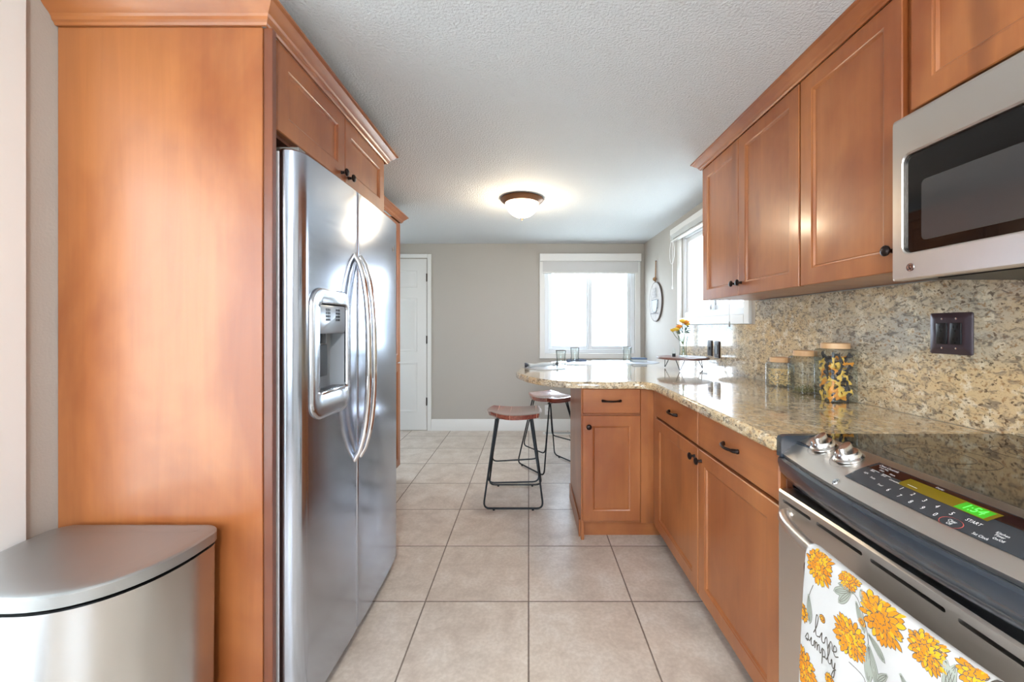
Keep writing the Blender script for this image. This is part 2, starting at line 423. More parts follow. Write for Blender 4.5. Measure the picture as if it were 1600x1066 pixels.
def ribbon(bm, pts, wd, fn, mi=0):
    """thin printed stroke through 2-D points, mapped by fn"""
    P = [Vector(p) for p in pts]; prev = None
    for i, p in enumerate(P):
        d = (P[min(i+1, len(P)-1)]-P[max(i-1, 0)]); d = d.normalized() if d.length > 0 else Vector((1, 0)); nrm = Vector((-d.y, d.x))*wd/2
        a = bm.verts.new(fn(*(p+nrm))); b_ = bm.verts.new(fn(*(p-nrm)))
        if prev: bm.faces.new((prev[0], prev[1], b_, a)).material_index = mi
        prev = (a, b_)
def spline(pts, n=6):
    P = [Vector(p) for p in pts]; out = []
    for i in range(len(P)-1):
        p0 = P[max(i-1, 0)]; p1 = P[i]; p2 = P[i+1]; p3 = P[min(i+2, len(P)-1)]
        for k in range(n):
            u = k/n; out.append(.5*((2*p1)+(-p0+p2)*u+(2*p0-5*p1+4*p2-p3)*u*u+(-p0+3*p1-3*p2+p3)*u**3))
    out.append(P[-1]); return out

# ================================================================ SETTING
bm = nb(); box(bm, XLF-.15, XR+.15, YR-.15, YB+.15, -.06, 0); struct('floor', bm, TILE, smooth=False)
bm = nb(); box(bm, XLF-.15, XR+.15, YR-.15, YB+.15, CEIL, CEIL+.08); struct('ceiling', bm, CEILM, smooth=False)
def wall_holes(axis, pos, th, a0, a1, holes):
    """axis 'x': plane x=pos running in y ; th signed thickness"""
    bm = nb(); cuts = [a0]
    for h in holes: cuts += [h[0], h[1]]
    cuts.append(a1)
    def bx(p, q, z0, z1):
        if q-p < 1e-4 or z1-z0 < 1e-4: return
        lo, hi = min(pos, pos+th), max(pos, pos+th)
        if axis == 'x': box(bm, lo, hi, p, q, z0, z1)
        else: box(bm, p, q, lo, hi, z0, z1)
    for i in range(0, len(cuts)-1, 2): bx(cuts[i], cuts[i+1], 0, CEIL)
    for h in holes: bx(h[0], h[1], 0, h[2]); bx(h[0], h[1], h[3], CEIL)
    return bm
struct('wall_back', wall_holes('y', YB, .12, XLF, XR, [W1]), WALLM, smooth=False)
struct('wall_right', wall_holes('x', XR, .12, YR, YB+.12, [W2]), WALLM, smooth=False)
struct('wall_left', wall_holes('x', XL, -.12, YR, 3.40, [W3]), WALLM, smooth=False)
struct('wall_left_far', wall_holes('x', XLF, -.12, 3.28, YB+.12, [W4]), WALLM, smooth=False)
bm = nb(); box(bm, XLF-.12, XL-.12, 3.28, 3.40, 0, CEIL); struct('wall_left_return', bm, WALLM, smooth=False)
struct('wall_front', wall_holes('y', YR, -.12, XL-.12, XR+.12, [W5]), WALLM, smooth=False)
# baseboards
BBP = [(0, 0.0), (.014, 0.0), (.014, .12), (.009, .130), (.006, .136), (0, .136)]
bm = nb(); sweep(bm, [(-1.143, YB), (XR, YB)], BBP, side=1); struct('baseboard_back', bm, WHITE)
bm = nb(); sweep(bm, [(XR, YB), (XR, 3.84)], BBP); struct('baseboard_right', bm, WHITE)
bm = nb(); sweep(bm, [(XLF, 3.40), (XLF, YB)], BBP); struct('baseboard_left', bm, WHITE)

# casing frame helper
def casing(bm, mp, u0, u1, v0, v1, wd=.062, t=.018, bottom=True):
    def piece(a, b, c, d): rings(bm, mp, a, b, c, d, [(0, 0), (0, t-.004), (.004, t)])
    piece(u0-wd, u0, v0-(wd if bottom else 0), v1+wd); piece(u1, u1+wd, v0-(wd if bottom else 0), v1+wd)
    piece(u0, u1, v1, v1+wd)
    if bottom: piece(u0, u1, v0-wd, v0)
def window(name, mp, dims, mull, pane_w=-.06, bottom=True, fr=.045):
    u0, u1, v0, v1 = dims; r = sthing(name, mp((u0+u1)/2, v0, 0))
    bm = nb(); casing(bm, mp, u0, u1, v0, v1, bottom=bottom); obj('casing', bm, WHITE, r)
    bm = nb()   # jamb liner + outer frame
    for a, b, c, d in ((u0, u0+fr, v0, v1), (u1-fr, u1, v0, v1), (u0+fr, u1-fr, v1-fr, v1), (u0+fr, u1-fr, v0, v0+fr)):
        rings(bm, mp, a, b, c, d, [(0, -.11), (0, -.012), (.003, -.009)])
    obj('window_frame', bm, VINYL, r)
    ms = [u0+fr] + mull + [u1-fr]
    for i in range(len(ms)-1):
        a, b = ms[i], ms[i+1]; c, d = v0+fr, v1-fr; q = pane_w + (.022 if i % 2 else 0); sw = .04
        bm = nb()
        aa = a - (.008 if i else 0); bb = b + (.008 if i < len(ms)-2 else 0)
        for e, f, g_, h in ((aa, aa+sw, c, d), (bb-sw, bb, c, d), (aa+sw, bb-sw, d-sw, d), (aa+sw, bb-sw, c, c+sw)):
            rings(bm, mp, e, f, g_, h, [(0, q-.012), (0, q+.008), (.003, q+.011)])
        so = obj('sash', bm, VINYL, r)
        bm = nb(); rings(bm, mp, aa+sw-.004, bb-sw+.004, c+sw-.004, d-sw+.004, [(0, q-.003), (0, q)]); obj('pane', bm, PANE, so)
    return r
w1 = window('window_1', facing_my(YB), W1, [.715])
w2 = window('window_2', facing_mx(XR), W2, [3.10])
w3 = window('window_3', facing_px(XL), W3, [.03], bottom=False)
w4 = window('added_window_4', facing_px(XLF), W4, [4.0])  # added window, lights the far door and wall
def facing_py(Y): return lambda u, v, w_: (u, Y+w_, v)
w5 = window('added_window_5', facing_py(YR), W5, [-.05])  # added to bring daylight in from the rear, never in view
# latch bits on the far window
bm = nb(); box(bm, .700, .716, YB+.022, YB+.034, 1.60, 1.68, .003); box(bm, .700, .716, YB+.022, YB+.034, 1.14, 1.22, .003); obj('latch', bm, VINYL, w1)

# door in the far wall (six panel, hinges on its right)
dr = sthing('door_1', (-1.57, YB, 0)); mp = facing_my(YB)
DX0, DX1, DZ = -1.955, -1.200, 2.02
bm = nb(); rings(bm, mp, DX0, DX1, .008, DZ, [(0, 0), (0, .004), (.002, .006)])
pw = (DX1-DX0)
for cx in (DX0+.11, DX0+pw/2+.045):
    x1_ = cx+pw/2-.155
    for a, b in ((.22, .80), (.93, 1.56), (1.68, 1.88)):
        rings(bm, mp, cx, x1_, a, b, [(0, .0055), (.003, .0095), (.010, .0095), (.016, .0065), (.03, .0068), (.045, .0105)], cap0=False)
leaf = obj('door_leaf', bm, WHITE, dr)
for z in (.345, 1.07, 1.80):
    bm = nb(); box(bm, DX1-.004, DX1+.010, YB-.012, YB-.0065, z-.045, z+.045, .001, 1); tube(bm, [(DX1+.003, YB-.016, z-.047), (DX1+.003, YB-.016, z+.047)], .006); obj('hinge', bm, BRONZE, leaf)
bm = nb(); lathe(bm, [(0, 0), (.03, 0), (.03, .008), (.012, .012), (.012, .035), (.026, .045), (.028, .06), (.018, .07), (0, .072)], (DX0+.07, YB-.006, .95), 20, axis='-y'); obj('door_knob', bm, BRONZE, leaf)
bm = nb(); casing(bm, mp, DX0-.012, DX1+.012, 0, DZ+.012, .045, .018, bottom=False); obj('casing', bm, WHITE, dr)

# outside: ground and far hills
bm = nb(); box(bm, -80, 80, -80, 120, -.65, -.45); g_ = struct('ground', bm, M('dry_pale_ground', s(205, 200, 186), .9, bump=(.8, .3, .05)), smooth=False)
bm = nb(); box(bm, -5.2, -5.0, -9, 9, -.45, 4.6); struct('glare_screen_wall', bm, M('glare_screen_stucco', s(214, 211, 205), .9, bump=(40, .5, .01)), smooth=False)  # unseen wall added to cut sky glare through the left opening
bm = nb(); prev = None
for i in range(41):
    x = -160+8*i; h = 6 + 10*math.exp(-((x-22)/22)**2) + 6*math.exp(-((x+60)/30)**2) + 1.2*math.sin(i*1.7)
    a, b, c_ = bm.verts.new((x, 112, -1)), bm.verts.new((x, 135, h)), bm.verts.new((x, 170, -1))
    if prev:
        bm.faces.new((prev[0], a, b, prev[1])); bm.faces.new((prev[1], b, c_, prev[2])); bm.faces.new((prev[0], prev[2], c_, a))
    else: bm.faces.new((a, c_, b))
    prev = (a, b, c_)
bm.faces.new(prev)
struct('hill', bm, M('hazy_hill', s(150, 165, 172), .9), angle=60)

# ================================================================ LEFT SIDE
CROWN = [(0, 0), (.006, .000), (.009, .006), (.014, .010), (.016, .018), (.020, .024), (.032, .034), (.042, .046), (.046, .048), (.050, .050), (.050, .057), (0, .057)]
def crown(bm, path, z, h=.057, out=.05, side=1):
    sweep(bm, path, [(o*out/.05, z+q*h/.057) for o, q in CROWN], side=side)
def knob(parent, loc, axis):
    bm = nb(); lathe(bm, [(0, 0), (.007, 0), (.0055, .006), (.005, .014), (.010, .017), (.0150, .020), (.0155, .024), (.012, .028), (.006, .030), (0, .0305)], loc, 20, axis=axis)
    return obj('knob', bm, BRONZE, parent)
def pull(parent, mp, uc, v, t=.02, L=.10):
    bm = nb(); P = []
    for i in range(13):
        q = i/12*2-1; P.append(mp(uc+q*L/2, v, t+.004+.022*math.cos(q*PI/2)**.6 if abs(q) < 1 else t+.001))
    tube(bm, P, [.0075 if abs(i/12*2-1) > .8 else .0052 for i in range(13)], 10)
    for q in (-1, 1):
        bm2 = nb(); bmesh.ops.create_uvsphere(bm2, u_segments=10, v_segments=6, radius=.0085)
        merge(bm, bm2, Matrix.Translation(mp(uc+q*L/2, v, t+.003)))
    return obj('handle', bm, BRONZE, parent)

# --- fridge cabinet
fc = thing('refrigerator_cabinet', 'tall maple cabinet surround with end panel and two doors above the steel refrigerator', 'cabinet', (-1.03, 1.62, 0))
bm = nb(); box(bm, -1.334, -.754, 1.160, 1.178, 0, 2.07, .0015, 1); obj('end_panel', bm, WOOD, fc)
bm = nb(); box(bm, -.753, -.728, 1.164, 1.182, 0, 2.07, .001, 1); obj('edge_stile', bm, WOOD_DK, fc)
bm = nb(); box(bm, -1.334, -.765, 2.118, 2.134, 0, 2.07, .001, 1); obj('side_panel', bm, WOOD, fc)
bm = nb(); box(bm, -1.334, -.766, 1.179, 2.117, 1.795, 2.07); obj('body', bm, WOOD_DK, fc)
mp = facing_px(-.765)
for (a, b) in ((1.213, 1.660), (1.664, 2.112)):
    bm = nb(); shaker(bm, mp, a, b, 1.805, 2.072); d = obj('door', bm, WOOD, fc)
    knob(d, (-.745, b-.030 if a < 1.5 else a+.030, 1.835), '+x')
bm = nb(); crown(bm, [(-1.334, 1.159), (-.744, 1.159), (-.744, 2.135), (-1.334, 2.135)], 2.070, side=1); obj('crown_molding', bm, WOOD_H, fc, angle=14)
bm = nb(); box(bm, -1.334, -.76, 1.162, 2.133, 2.0705, 2.074); obj('top_board', bm, WOOD, fc)

# --- refrigerator
fr_ = thing('refrigerator', 'stainless steel side by side refrigerator with ice and water dispenser', 'refrigerator', (-1.0, 1.655, 0))
FY0, FS, FY1, FZ0, FZ1 = 1.200, 1.580, 2.100, .055, 1.745
bm = nb(); box(bm, -1.32, -.757, FY0+.004, FY1-.004, .03, 1.74, .004); obj('body', bm, M('fridge_case_grey', s(150, 150, 152), .45), fr_)
bm = nb(); box(bm, -.757, -.733, FY0+.002, FY1-.002, .06, 1.738, .003); obj('gasket', bm, M('gasket_white', s(235, 236, 238), .5), fr_)
bm = nb(); box(bm, -.76, -.70, FY0+.01, FY1-.01, .012, .052, .004); obj('base_grille', bm, BLACK, fr_)
for y in (FY0+.06, FY1-.05):
    bm = nb(); lathe(bm, [(0, 0), (.018, 0), (.018, .012), (0, .012)], (-.725, y, 0), 16); obj('foot', bm, BLACK, fr_)
for y in (FY0+.05, FY1-.05):
    bm = nb(); box(bm, -.80, -.69, y-.02, y+.02, 1.7455, 1.762, .005); obj('hinge_cover', bm, M('hinge_grey', s(120, 118, 115), .4), fr_)
def fridge_door(y0, y1, near_r, far_r):
    bulge = lambda y: -.672 + .012*(1-((y-(FY0+FY1)/2)/((FY1-FY0)/2))**2)
    pts = [(-.730, y0)]
    for i in range(9):
        a = i/8*PI/2; pts.append((bulge(y0+near_r)-near_r*1.0+near_r*math.sin(a), y0+near_r-near_r*math.cos(a)))
    for i in range(1, 12):
        y = y0+near_r+(y1-far_r-y0-near_r)*i/12; pts.append((bulge(y), y))
    for i in range(9):
        a = i/8*PI/2; pts.append((bulge(y1-far_r)-far_r+far_r*math.cos(a), y1-far_r+far_r*math.sin(a)))
    pts.append((-.730, y1))
    bm = nb(); poly_slab(bm, pts, [(.004, FZ0), (0, FZ0+.004), (0, FZ1-.005), (.005, FZ1)]); return bm
fd1 = obj('door', fridge_door(FY0, FS-.003, .048, .008), STEEL, fr_, angle=25, flat_z=True); fd1['label'] = 'narrow freezer door with dispenser'
fd2 = obj('door', fridge_door(FS+.003, FY1, .008, .03), STEEL, fr_, angle=25); fd2['label'] = 'wide refrigerator door with round badge'
# dispenser opening
cut = nb(); rings(cut, facing_px(-.725), 1.298, 1.482, 1.000, 1.298, [(0, 0, .02), (0, .12, .02)], k=5)
bool_cut(fd1, cut)
def dz(y): return -.672 + .012*(1-((y-1.65)/.45)**2)
mpD = lambda u, v, w_: (dz(u)+w_, u, v)
# housing frame: outer rounded shape sweeping, with hole
def hole_frame(bm, mp, O, I, ro, ri, tops, k=8):
    prev = None; n = 4*(k+1)
    for f, w_ in tops:
        u0 = O[0]+(I[0]-O[0])*f; u1 = O[1]+(I[1]-O[1])*f; v0 = O[2]+(I[2]-O[2])*f; v1 = O[3]+(I[3]-O[3])*f
        pts = rrect(u0, u1, v0, v1, ro+(ri-ro)*f, k); vs = [bm.verts.new(mp(a, b, w_)) for a, b in pts]
        if prev:
            for i in range(n): bm.faces.new((prev[i], prev[(i+1)%n], vs[(i+1)%n], vs[i]))
        prev = vs
bm = nb(); hole_frame(bm, mpD, (1.250, 1.503, .925, 1.345), (1.300, 1.480, 1.002, 1.296), .060, .018, [(0, .0005), (.01, .005), (.10, .010), (.2, .0105), (.9, .008), (1, .004), (1, -.004)])
obj('dispenser_frame', bm, M('satin_steel', (.56, .58, .62, 1), .20, 1), fd1)
bm = nb(); rings(bm, facing_px(-.728), 1.300, 1.480, 1.002, 1.296, [(0, .0655, .018), (0, .012, .018), (.012, .0045, .012)], k=5, cap0=False); obj('dispenser_recess', bm, M('dispenser_grey', s(150, 156, 162), .35), fd1)
bm = nb(); rings(bm, mpD, 1.303, 1.477, 1.198, 1.293, [(0, -.03, .012), (0, -.002, .012), (.004, .001, .010)], k=4)
cp = obj('control_panel', bm, M('panel_silver', s(165, 170, 176), .3, .6), fd1)
BTN = M('button_dark', s(40, 44, 52), .4)
for a in (1.343, 1.358, 1.408, 1.423):
  for i in range(4):
    bm = nb(); rings(bm, mpD, a, a+.012, 1.240+i*.011, 1.248+i*.011, [(0, .0008), (0, .0018)])
    obj('button', bm, BTN, fd1)
bm = nb(); box(bm, -.712, -.655, 1.306, 1.474, 1.003, 1.012, .003); 
for i in range(9): box(bm, -.705, -.662, 1.318+i*.018, 1.322+i*.018, 1.012, 1.014)
obj('drip_tray', bm, CHROME, fd1)
bm = nb(); tube(bm, [(-.70, 1.39, 1.20), (-.70, 1.39, 1.165)], .012, 12); box(bm, -.712, -.704, 1.345, 1.435, 1.05, 1.16, .004); obj('spout', bm, M('spout_grey', s(80, 86, 92), .35), fd1)
for yy, dd in ((1.553, fd1), (1.607, fd2)):
    bm = nb(); P = []
    for i in range(25):
        q = i/24*2-1; z = 1.105+.392*q; P.append((dz(yy)-.004+.058*(max(0, 1-abs(q)**2.8))**.7, yy+.004*q*q, z))
    tube(bm, P, [.0115 if 2 < i < 22 else .010 for i in range(25)], 14); 
    obj('handle', bm, CHROME, dd)
def badge(parent, mp, u, v, r, k=1.0):
    """round badge with a curly two letter monogram"""
    bm = nb()
    def disc(rr, w_, n=28): 
        c_ = bm.verts.new(mp(u, v, w_)); vs = [bm.verts.new(mp(u+rr*math.cos(2*PI*i/n), v+rr*math.sin(2*PI*i/n), w_)) for i in range(n)]
        for i in range(n): bm.faces.new((c_, vs[i], vs[(i+1)%n]))
        return vs
    a = [bm.verts.new(mp(u+r*math.cos(2*PI*i/28), v+r*math.sin(2*PI*i/28), .0002)) for i in range(28)]
    b = disc(r*.94, .0015)
    for i in range(28): bm.faces.new((a[i], a[(i+1)%28], b[(i+1)%28], b[i]))
    e_ = obj('badge', bm, CHROME, parent)
    bm = nb(); fn = lambda x, y: mp(u+x*r, v+y*r, .0022)
    ribbon(bm, [(.84*math.cos(2*PI*i/28), .84*math.sin(2*PI*i/28)) for i in range(29)], .07, fn)
    for cur in ([(.05, .35), (-.15, .5), (-.42, .38), (-.5, .0), (-.35, -.35), (-.1, -.3), (0, 0), (-.02, -.3), (-.15, -.55), (-.32, -.5)],
                [(.45, .42), (.25, .52), (.1, .3), (.28, .08), (.1, -.1), (.1, -.38), (.32, -.5), (.52, -.28)]):
        ribbon(bm, [tuple(p) for p in spline(cur, 5)], .11, fn)
    return bm
bm = badge(fd2, mpD, 2.025, 1.605, .016); obj('monogram', bm, BTN, fd2)

# --- tall pantry beyond the refrigerator
pc = thing('pantry_cabinet', 'tall shallow maple pantry cabinet just beyond the refrigerator', 'cabinet', (-1.19, 2.72, 0))
bm = nb(); box(bm, -1.334, -1.05, 2.136, 3.29, .10, 2.055, .001, 1); obj('body', bm, WOOD, pc)
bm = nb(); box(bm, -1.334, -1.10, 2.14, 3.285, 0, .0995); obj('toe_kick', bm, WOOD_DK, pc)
mp = facing_px(-1.05)
for i, (a, b) in enumerate(((2.145, 2.71), (2.716, 3.285))):
    for j, (z0, z1) in enumerate(((.115, .93), (.94, 2.045))):
        bm = nb(); shaker(bm, mp, a, b, z0, z1); d = obj('door', bm, WOOD, pc)
        knob(d, (-1.03, b-.03 if i == 0 else a+.03, z1-.08 if j == 0 else z0+.08), '+x')
bm = nb(); crown(bm, [(-1.028, 2.20), (-1.028, 3.291), (-1.334, 3.291)], 2.053); obj('crown_molding', bm, WOOD_H, pc, angle=14)

# --- trash can
can = thing('trash_can', 'semi round brushed steel trash can with grey lid beside the tall maple end panel', 'trash can', (-1.07, .99, 0))
def can_outline(g):
    x0, x1, yb = -1.295-g, -.848+g, 1.138+g; xc = (x0+x1)/2; R = .045
    pts = [(x0+R, yb)]
    front = []
    # back flat, small corners, then a deep bow to the front
    out = []
    for i in range(7): a = PI/2+PI/2*i/6; out.append((x0+R+R*math.cos(a), yb-R+R*math.sin(a)))
    hw = (x1-x0)/2; yc = yb-.075; dep = .235+g
    for i in range(1, 40):
        a = PI+PI*i/40; out.append((xc+hw*math.copysign(abs(math.cos(a))**.80, math.cos(a)), yc+dep*math.copysign(abs(math.sin(a))**.92, math.sin(a))))
    for i in range(7): a = PI/2*i/6; out.append((x1-R+R*math.cos(a), yb-R+R*math.sin(a)))
    return out
O = can_outline(0)
bm = nb(); poly_slab(bm, O, [(.006, .012), (.004, .04), (.0, .60), (0, .632)]); obj('body', bm, STEEL_V, can, angle=40, flat_z=True)
bm = nb(); poly_slab(bm, O, [(.002, 0), (.0, .003), (0, .0118)]); obj('base', bm, BLACK, can)
bm = nb(); poly_slab(bm, O, [(.012, .634), (.012, .640)]); obj('gap_seal', bm, BLACK, can)
bm = nb(); poly_slab(bm, offset_poly(O, -.004), [(.002, .6405), (0, .642), (0, .666), (.003, .6695), (.006, .671), (.02, .6725), (.035, .6735), (.050, .674)]); obj('lid', bm, LIDM, can, angle=28, flat_z=True)
bm = nb(); box(bm, -1.10, -1.04, .770, .83, .02, .032, .004); obj('pedal', bm, STEEL_V, can)

# ================================================================ RIGHT RUN
def base_cab(name, label, Y0, Y1, knob_at_high):
    c_ = thing(name, label, 'cabinet', ((.725+1.34)/2, (Y0+Y1)/2, 0))
    bm = nb(); box(bm, .725, 1.345, Y0, Y1, .10, .872, .001, 1); obj('body', bm, WOOD_DK, c_)
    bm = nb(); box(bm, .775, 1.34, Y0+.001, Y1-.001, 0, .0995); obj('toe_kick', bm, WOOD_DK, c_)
    mp = facing_mx(.725)
    bm = nb(); slab(bm, mp, Y0+.003, Y1-.003, .726, .868); d = obj('drawer', bm, WOOD_H, c_)
    pull(d, mp, (Y0+Y1)/2, .800)
    bm = nb(); shaker(bm, mp, Y0+.003, Y1-.003, .105, .714); d = obj('door', bm, WOOD, c_)
    knob(d, (.705, Y1-.032 if knob_at_high else Y0+.032, .672), '-x'); return c_
base_cab('base_cabinet', 'maple base cabinet between the range and its twin, with a curved drawer pull', 1.150, 1.705, True)
base_cab('base_cabinet', 'maple base cabinet next to the inside corner of the counter', 1.707, 2.285, False)
pn = thing('peninsula_cabinet', 'narrow maple cabinet facing the camera at the end of the peninsula', 'cabinet', (.5, 2.65, 0))
bm = nb(); box(bm, .318, 1.34, 2.347, 2.935, .10, .872, .001, 1); obj('body', bm, WOOD, pn)
bm = nb(); box(bm, .318, .78, 2.402, 2.93, 0, .0995); obj('toe_kick', bm, WOOD_H, pn)
bm = nb(); box(bm, .300, .3175, 2.345, 2.94, 0, .872, .001, 1); obj('end_panel', bm, WOOD, pn)
bm = nb(); box(bm, .292, .2998, 2.385, 2.94, 0, .10, .002, 1); box(bm, .292, .318, 2.382, 2.401, 0, .10, .002, 1); obj('base_molding', bm, WOOD, pn)
mp = facing_my(2.347)
bm = nb(); slab(bm, mp, .306, .636, .727, .869); d = obj('drawer', bm, WOOD_H, pn); pull(d, mp, .471, .800)
bm = nb(); shaker(bm, mp, .306, .636, .116, .715); d = obj('door', bm, WOOD, pn); knob(d, (.340, 2.327, .655), '-y')
bm = nb(); box(bm, .639, .722, 2.337, 2.3465, .10, .871, .001, 1); box(bm, .712, .724, 2.287, 2.338, .10, .871, .001, 1); obj('corner_filler', bm, WOOD, pn)

# --- countertop
out = [(.682, 1.148), (1.358, 1.148), (1.358, 3.80), (.75, 3.82)]
curve = [(.75, 3.82), (.48, 3.785), (.26, 3.68), (.08, 3.47), (-.03, 3.20), (-.080, 2.95), (-.086, 2.80), (-.050, 2.66), (.0, 2.54), (.09, 2.405), (.21, 2.325), (.34, 2.298), (.46, 2.293), (.58, 2.298)]
cv = [tuple(p) for p in spline(curve, 6)]
out = out[:3] + cv + [(.61, 2.297), (.64, 2.286), (.663, 2.262), (.677, 2.232), (.682, 2.195)]
bm = nb(); poly_slab(bm, out, [(.004, .8732), (.0015, .876), (0, .881), (0, .898), (.003, .904), (.007, .9085), (.012, .911)])
tag(obj('countertop', bm, GRANITE, angle=50, flat_z=True), 'polished speckled granite countertop with a rounded peninsula end', 'countertop')
CT = .9112
bm = nb(); box(bm, 1.3500, 1.3595, .30, 2.44, CT+.0006, 1.3735); box(bm, 1.3500, 1.3595, 2.44, 3.66, CT+.0006, 1.2365)
tag(obj('backsplash', bm, GRANITE, smooth=False), 'speckled granite backsplash slab on the right wall above the counter', 'backsplash')

# --- wall cabinets
def wall_cab(label, Y0, Y1, z0, z1, doors, knobs, X=1.05):
    c_ = thing('wall_cabinet', label, 'cabinet', (1.2, (Y0+Y1)/2, z0))
    bm = nb(); box(bm, X, 1.3495 if z0 < 1.4 else 1.358, Y0, Y1, z0, z1, .001, 1)
    obj('body', bm, WOOD_IN if False else WOOD, c_)
    mp = facing_mx(X); n = len(doors)
    for (a, b), kn in zip(doors, knobs):
        bm = nb(); shaker(bm, mp, a, b, z0-.003 if z0 < 1.4 else z0+.003, z1-.002); d = obj('door', bm, WOOD, c_)
        if kn: knob(d, (X-.02, kn[0], kn[1]), '-x')
    return c_
wall_cab('two door maple wall cabinet nearest the side window', 1.560, 2.430, 1.378, 2.15, [(2.015, 2.427), (1.563, 2.011)], [(2.043, 1.435), (1.983, 1.435)])
wall_cab('one door maple wall cabinet beside the microwave', 1.115, 1.558, 1.378, 2.15, [(1.130, 1.553)], [(1.158, 1.435)])
wall_cab('maple wall cabinet directly above the microwave', .345, 1.113, 1.80, 2.15, [(.735, 1.105), (.350, .730)], [None, None])
bm = nb(); crown(bm, [(1.358, 2.4305), (1.029, 2.4305), (1.029, .345)], 2.148, h=.051)
tag(obj('crown_molding', bm, WOOD_H, angle=14), 'maple crown molding along the top of the right wall cabinets', 'molding')

# --- microwave
mw = thing('microwave', 'stainless over the range microwave with a dark glass window', 'microwave', (1.17, .73, 1.345))
MY0, MY1, MZ0, MZ1 = .352, 1.110, 1.343, 1.772
bm = nb(); box(bm, 1.012, 1.349, MY0+.003, MY1-.003, MZ0+.004, MZ1, .003); obj('body', bm, M('microwave_case', s(60, 60, 62), .4, .5), mw)
bm = nb(); hole_frame(bm, facing_mx(1.0115), (MY0+.15, MY1, MZ0, MZ1), (MY0+.20, 1.080, 1.412, 1.668), .006, .022, [(0, 0), (.0, .024), (.06, .0265), (.95, .0265), (1, .024), (1, .012)])
mdoor = obj('door', bm, STEEL_W, mw, flat=True, angle=20)
bm = nb(); rings(bm, facing_mx(.990), MY0+.199, 1.081, 1.411, 1.669, [(0, -.012, .022), (0, -.004, .022)], k=6); obj('door_glass', bm, BLACKG, mdoor)
bm = nb(); rings(bm, facing_mx(.990), MY0+.25, 1.036, 1.439, 1.592, [(0, -.0039, .012), (0, -.0033, .012)], k=5); obj('window_mesh', bm, M('window_mesh_grey', s(58, 56, 56), .08, coat=.6), mdoor)
bm = nb(); rings(bm, facing_mx(1.0115), MY0, MY0+.147, MZ0, MZ1, [(0, 0), (0, .022), (.003, .0255)]); obj('control_panel', bm, BLACKG, mw)
bm = nb(); tube(bm, fillet([(.985, MY0+.175, 1.40), (.945, MY0+.175, 1.42), (.945, MY0+.175, 1.70), (.985, MY0+.175, 1.72)], .02), .010, 12); obj('handle', bm, STEEL_W, mdoor)
bm = badge(mdoor, facing_mx(.985), 1.057, 1.374, .0110); obj('monogram', bm, BTN, mdoor)
bm = nb(); box(bm, 1.03, 1.30, MY0+.05, MY1-.08, MZ0-.001, MZ0+.003); obj('underside_filter', bm, BLACK, mw)

# --- range
rg = thing('range', 'slide in electric range with black glass cooktop and steel oven door', 'stove', (1.02, .75, 0))
RY0, RY1 = .375, 1.140
bm = nb(); box(bm, .735, 1.33, RY0, RY1, .02, .905, .003); obj('body', bm, SLATE, rg)
bm = nb(); box(bm, .800, 1.345, RY0-.004, RY1+.005, .912, .922, .003); obj('cooktop', bm, BLACKG, rg, flat_z=True)
BRM = M('burner_ring_grey', s(58, 58, 60), .2)
for cx, cy, r in ((.95, .95, .10), (.95, .56, .085), (1.18, .95, .075), (1.18, .56, .10)):
    for rr in (r, r*.62):
        bm = nb()
        for i in range(40):
            a0, a1 = 2*PI*i/40, 2*PI*(i+1)/40
            vs = [bm.verts.new((cx+q*math.cos(a), cy+q*math.sin(a), .9224)) for q, a in ((rr, a0), (rr, a1), (rr-.002, a1), (rr-.002, a0))]; bm.faces.new(vs)
        obj('burner_marking', bm, BRM, rg, recalc=False)
YC = (RY0+RY1)/2
def xf(y): return .703 - .040*(1-((y-YC)/((RY1-RY0)/2))**2)
def S(y, q, off=0.0):    # q 0 back .. 1 front of the sloping control panel
    f = xf(y); X = .802 - q*(.802-f); Z = .9235 - .012*q - .040*q*q
    return (X-off*.35, y, Z+off*.94)
bm = nb(); NY = 40; NQ = 10; grid = []
for i in range(NY+1):
    y = RY0+.012+(RY1-.012-RY0-.012)*i/NY
    grid.append([bm.verts.new(S(y, j/NQ)) for j in range(NQ+1)] + [bm.verts.new((xf(y)+.004, y, .862))] + [bm.verts.new((.80, y, .862))])
for i in range(NY):
    for j in range(NQ+3):
        a, b = grid[i], grid[i+1]; k = NQ+3; bm.faces.new((a[j], a[(j+1)%k], b[(j+1)%k], b[j]))
bm.faces.new(grid[0]); bm.faces.new(grid[-1][::-1])
ctl = obj('control_panel', bm, STEEL_W, rg)
# end caps and dark bullnose under it
for y0_, y1_ in ((RY1-.014, RY1+.006), (RY0-.006, RY0+.014)):
    bm = nb(); pr = [(S(YC+.383, q)[0]-.004, S(YC, q)[2]+.005) for q in (0, .3, .6, .9, 1)]
    prof = [(.799, .9225), (.708, .9205), (.697, .917), (.694, .910), (.694, .8625), (.799, .8625)]
    a = [bm.verts.new((x, y0_, z)) for x, z in prof]; b = [bm.verts.new((x, y1_, z)) for x, z in prof]
    bm.faces.new(a); bm.faces.new(b[::-1])
    for i in range(len(a)): bm.faces.new((a[i], a[(i+1)%len(a)], b[(i+1)%len(a)], b[i]))
    obj('end_cap', bm, SLATE, rg)
bm = nb(); cols = []
for i in range(NY+1):
    y = RY0-.002+(RY1-RY0+.004)*i/NY; f = xf(y)-.004
    cols.append([bm.verts.new((x, y, z)) for x, z in ((.76, .8615), (f+.002, .8615), (f-.004, .857), (f-.005, .845), (f+.002, .818), (f+.018, .797), (f+.03, .790), (.76, .790))])
for i in range(NY):
    for j in range(8): a, b = cols[i], cols[i+1]; bm.faces.new((a[j], a[(j+1)%8], b[(j+1)%8], b[j]))
bm.faces.new(cols[0]); bm.faces.new(cols[-1][::-1]); obj('front_trim', bm, SLATE, rg)
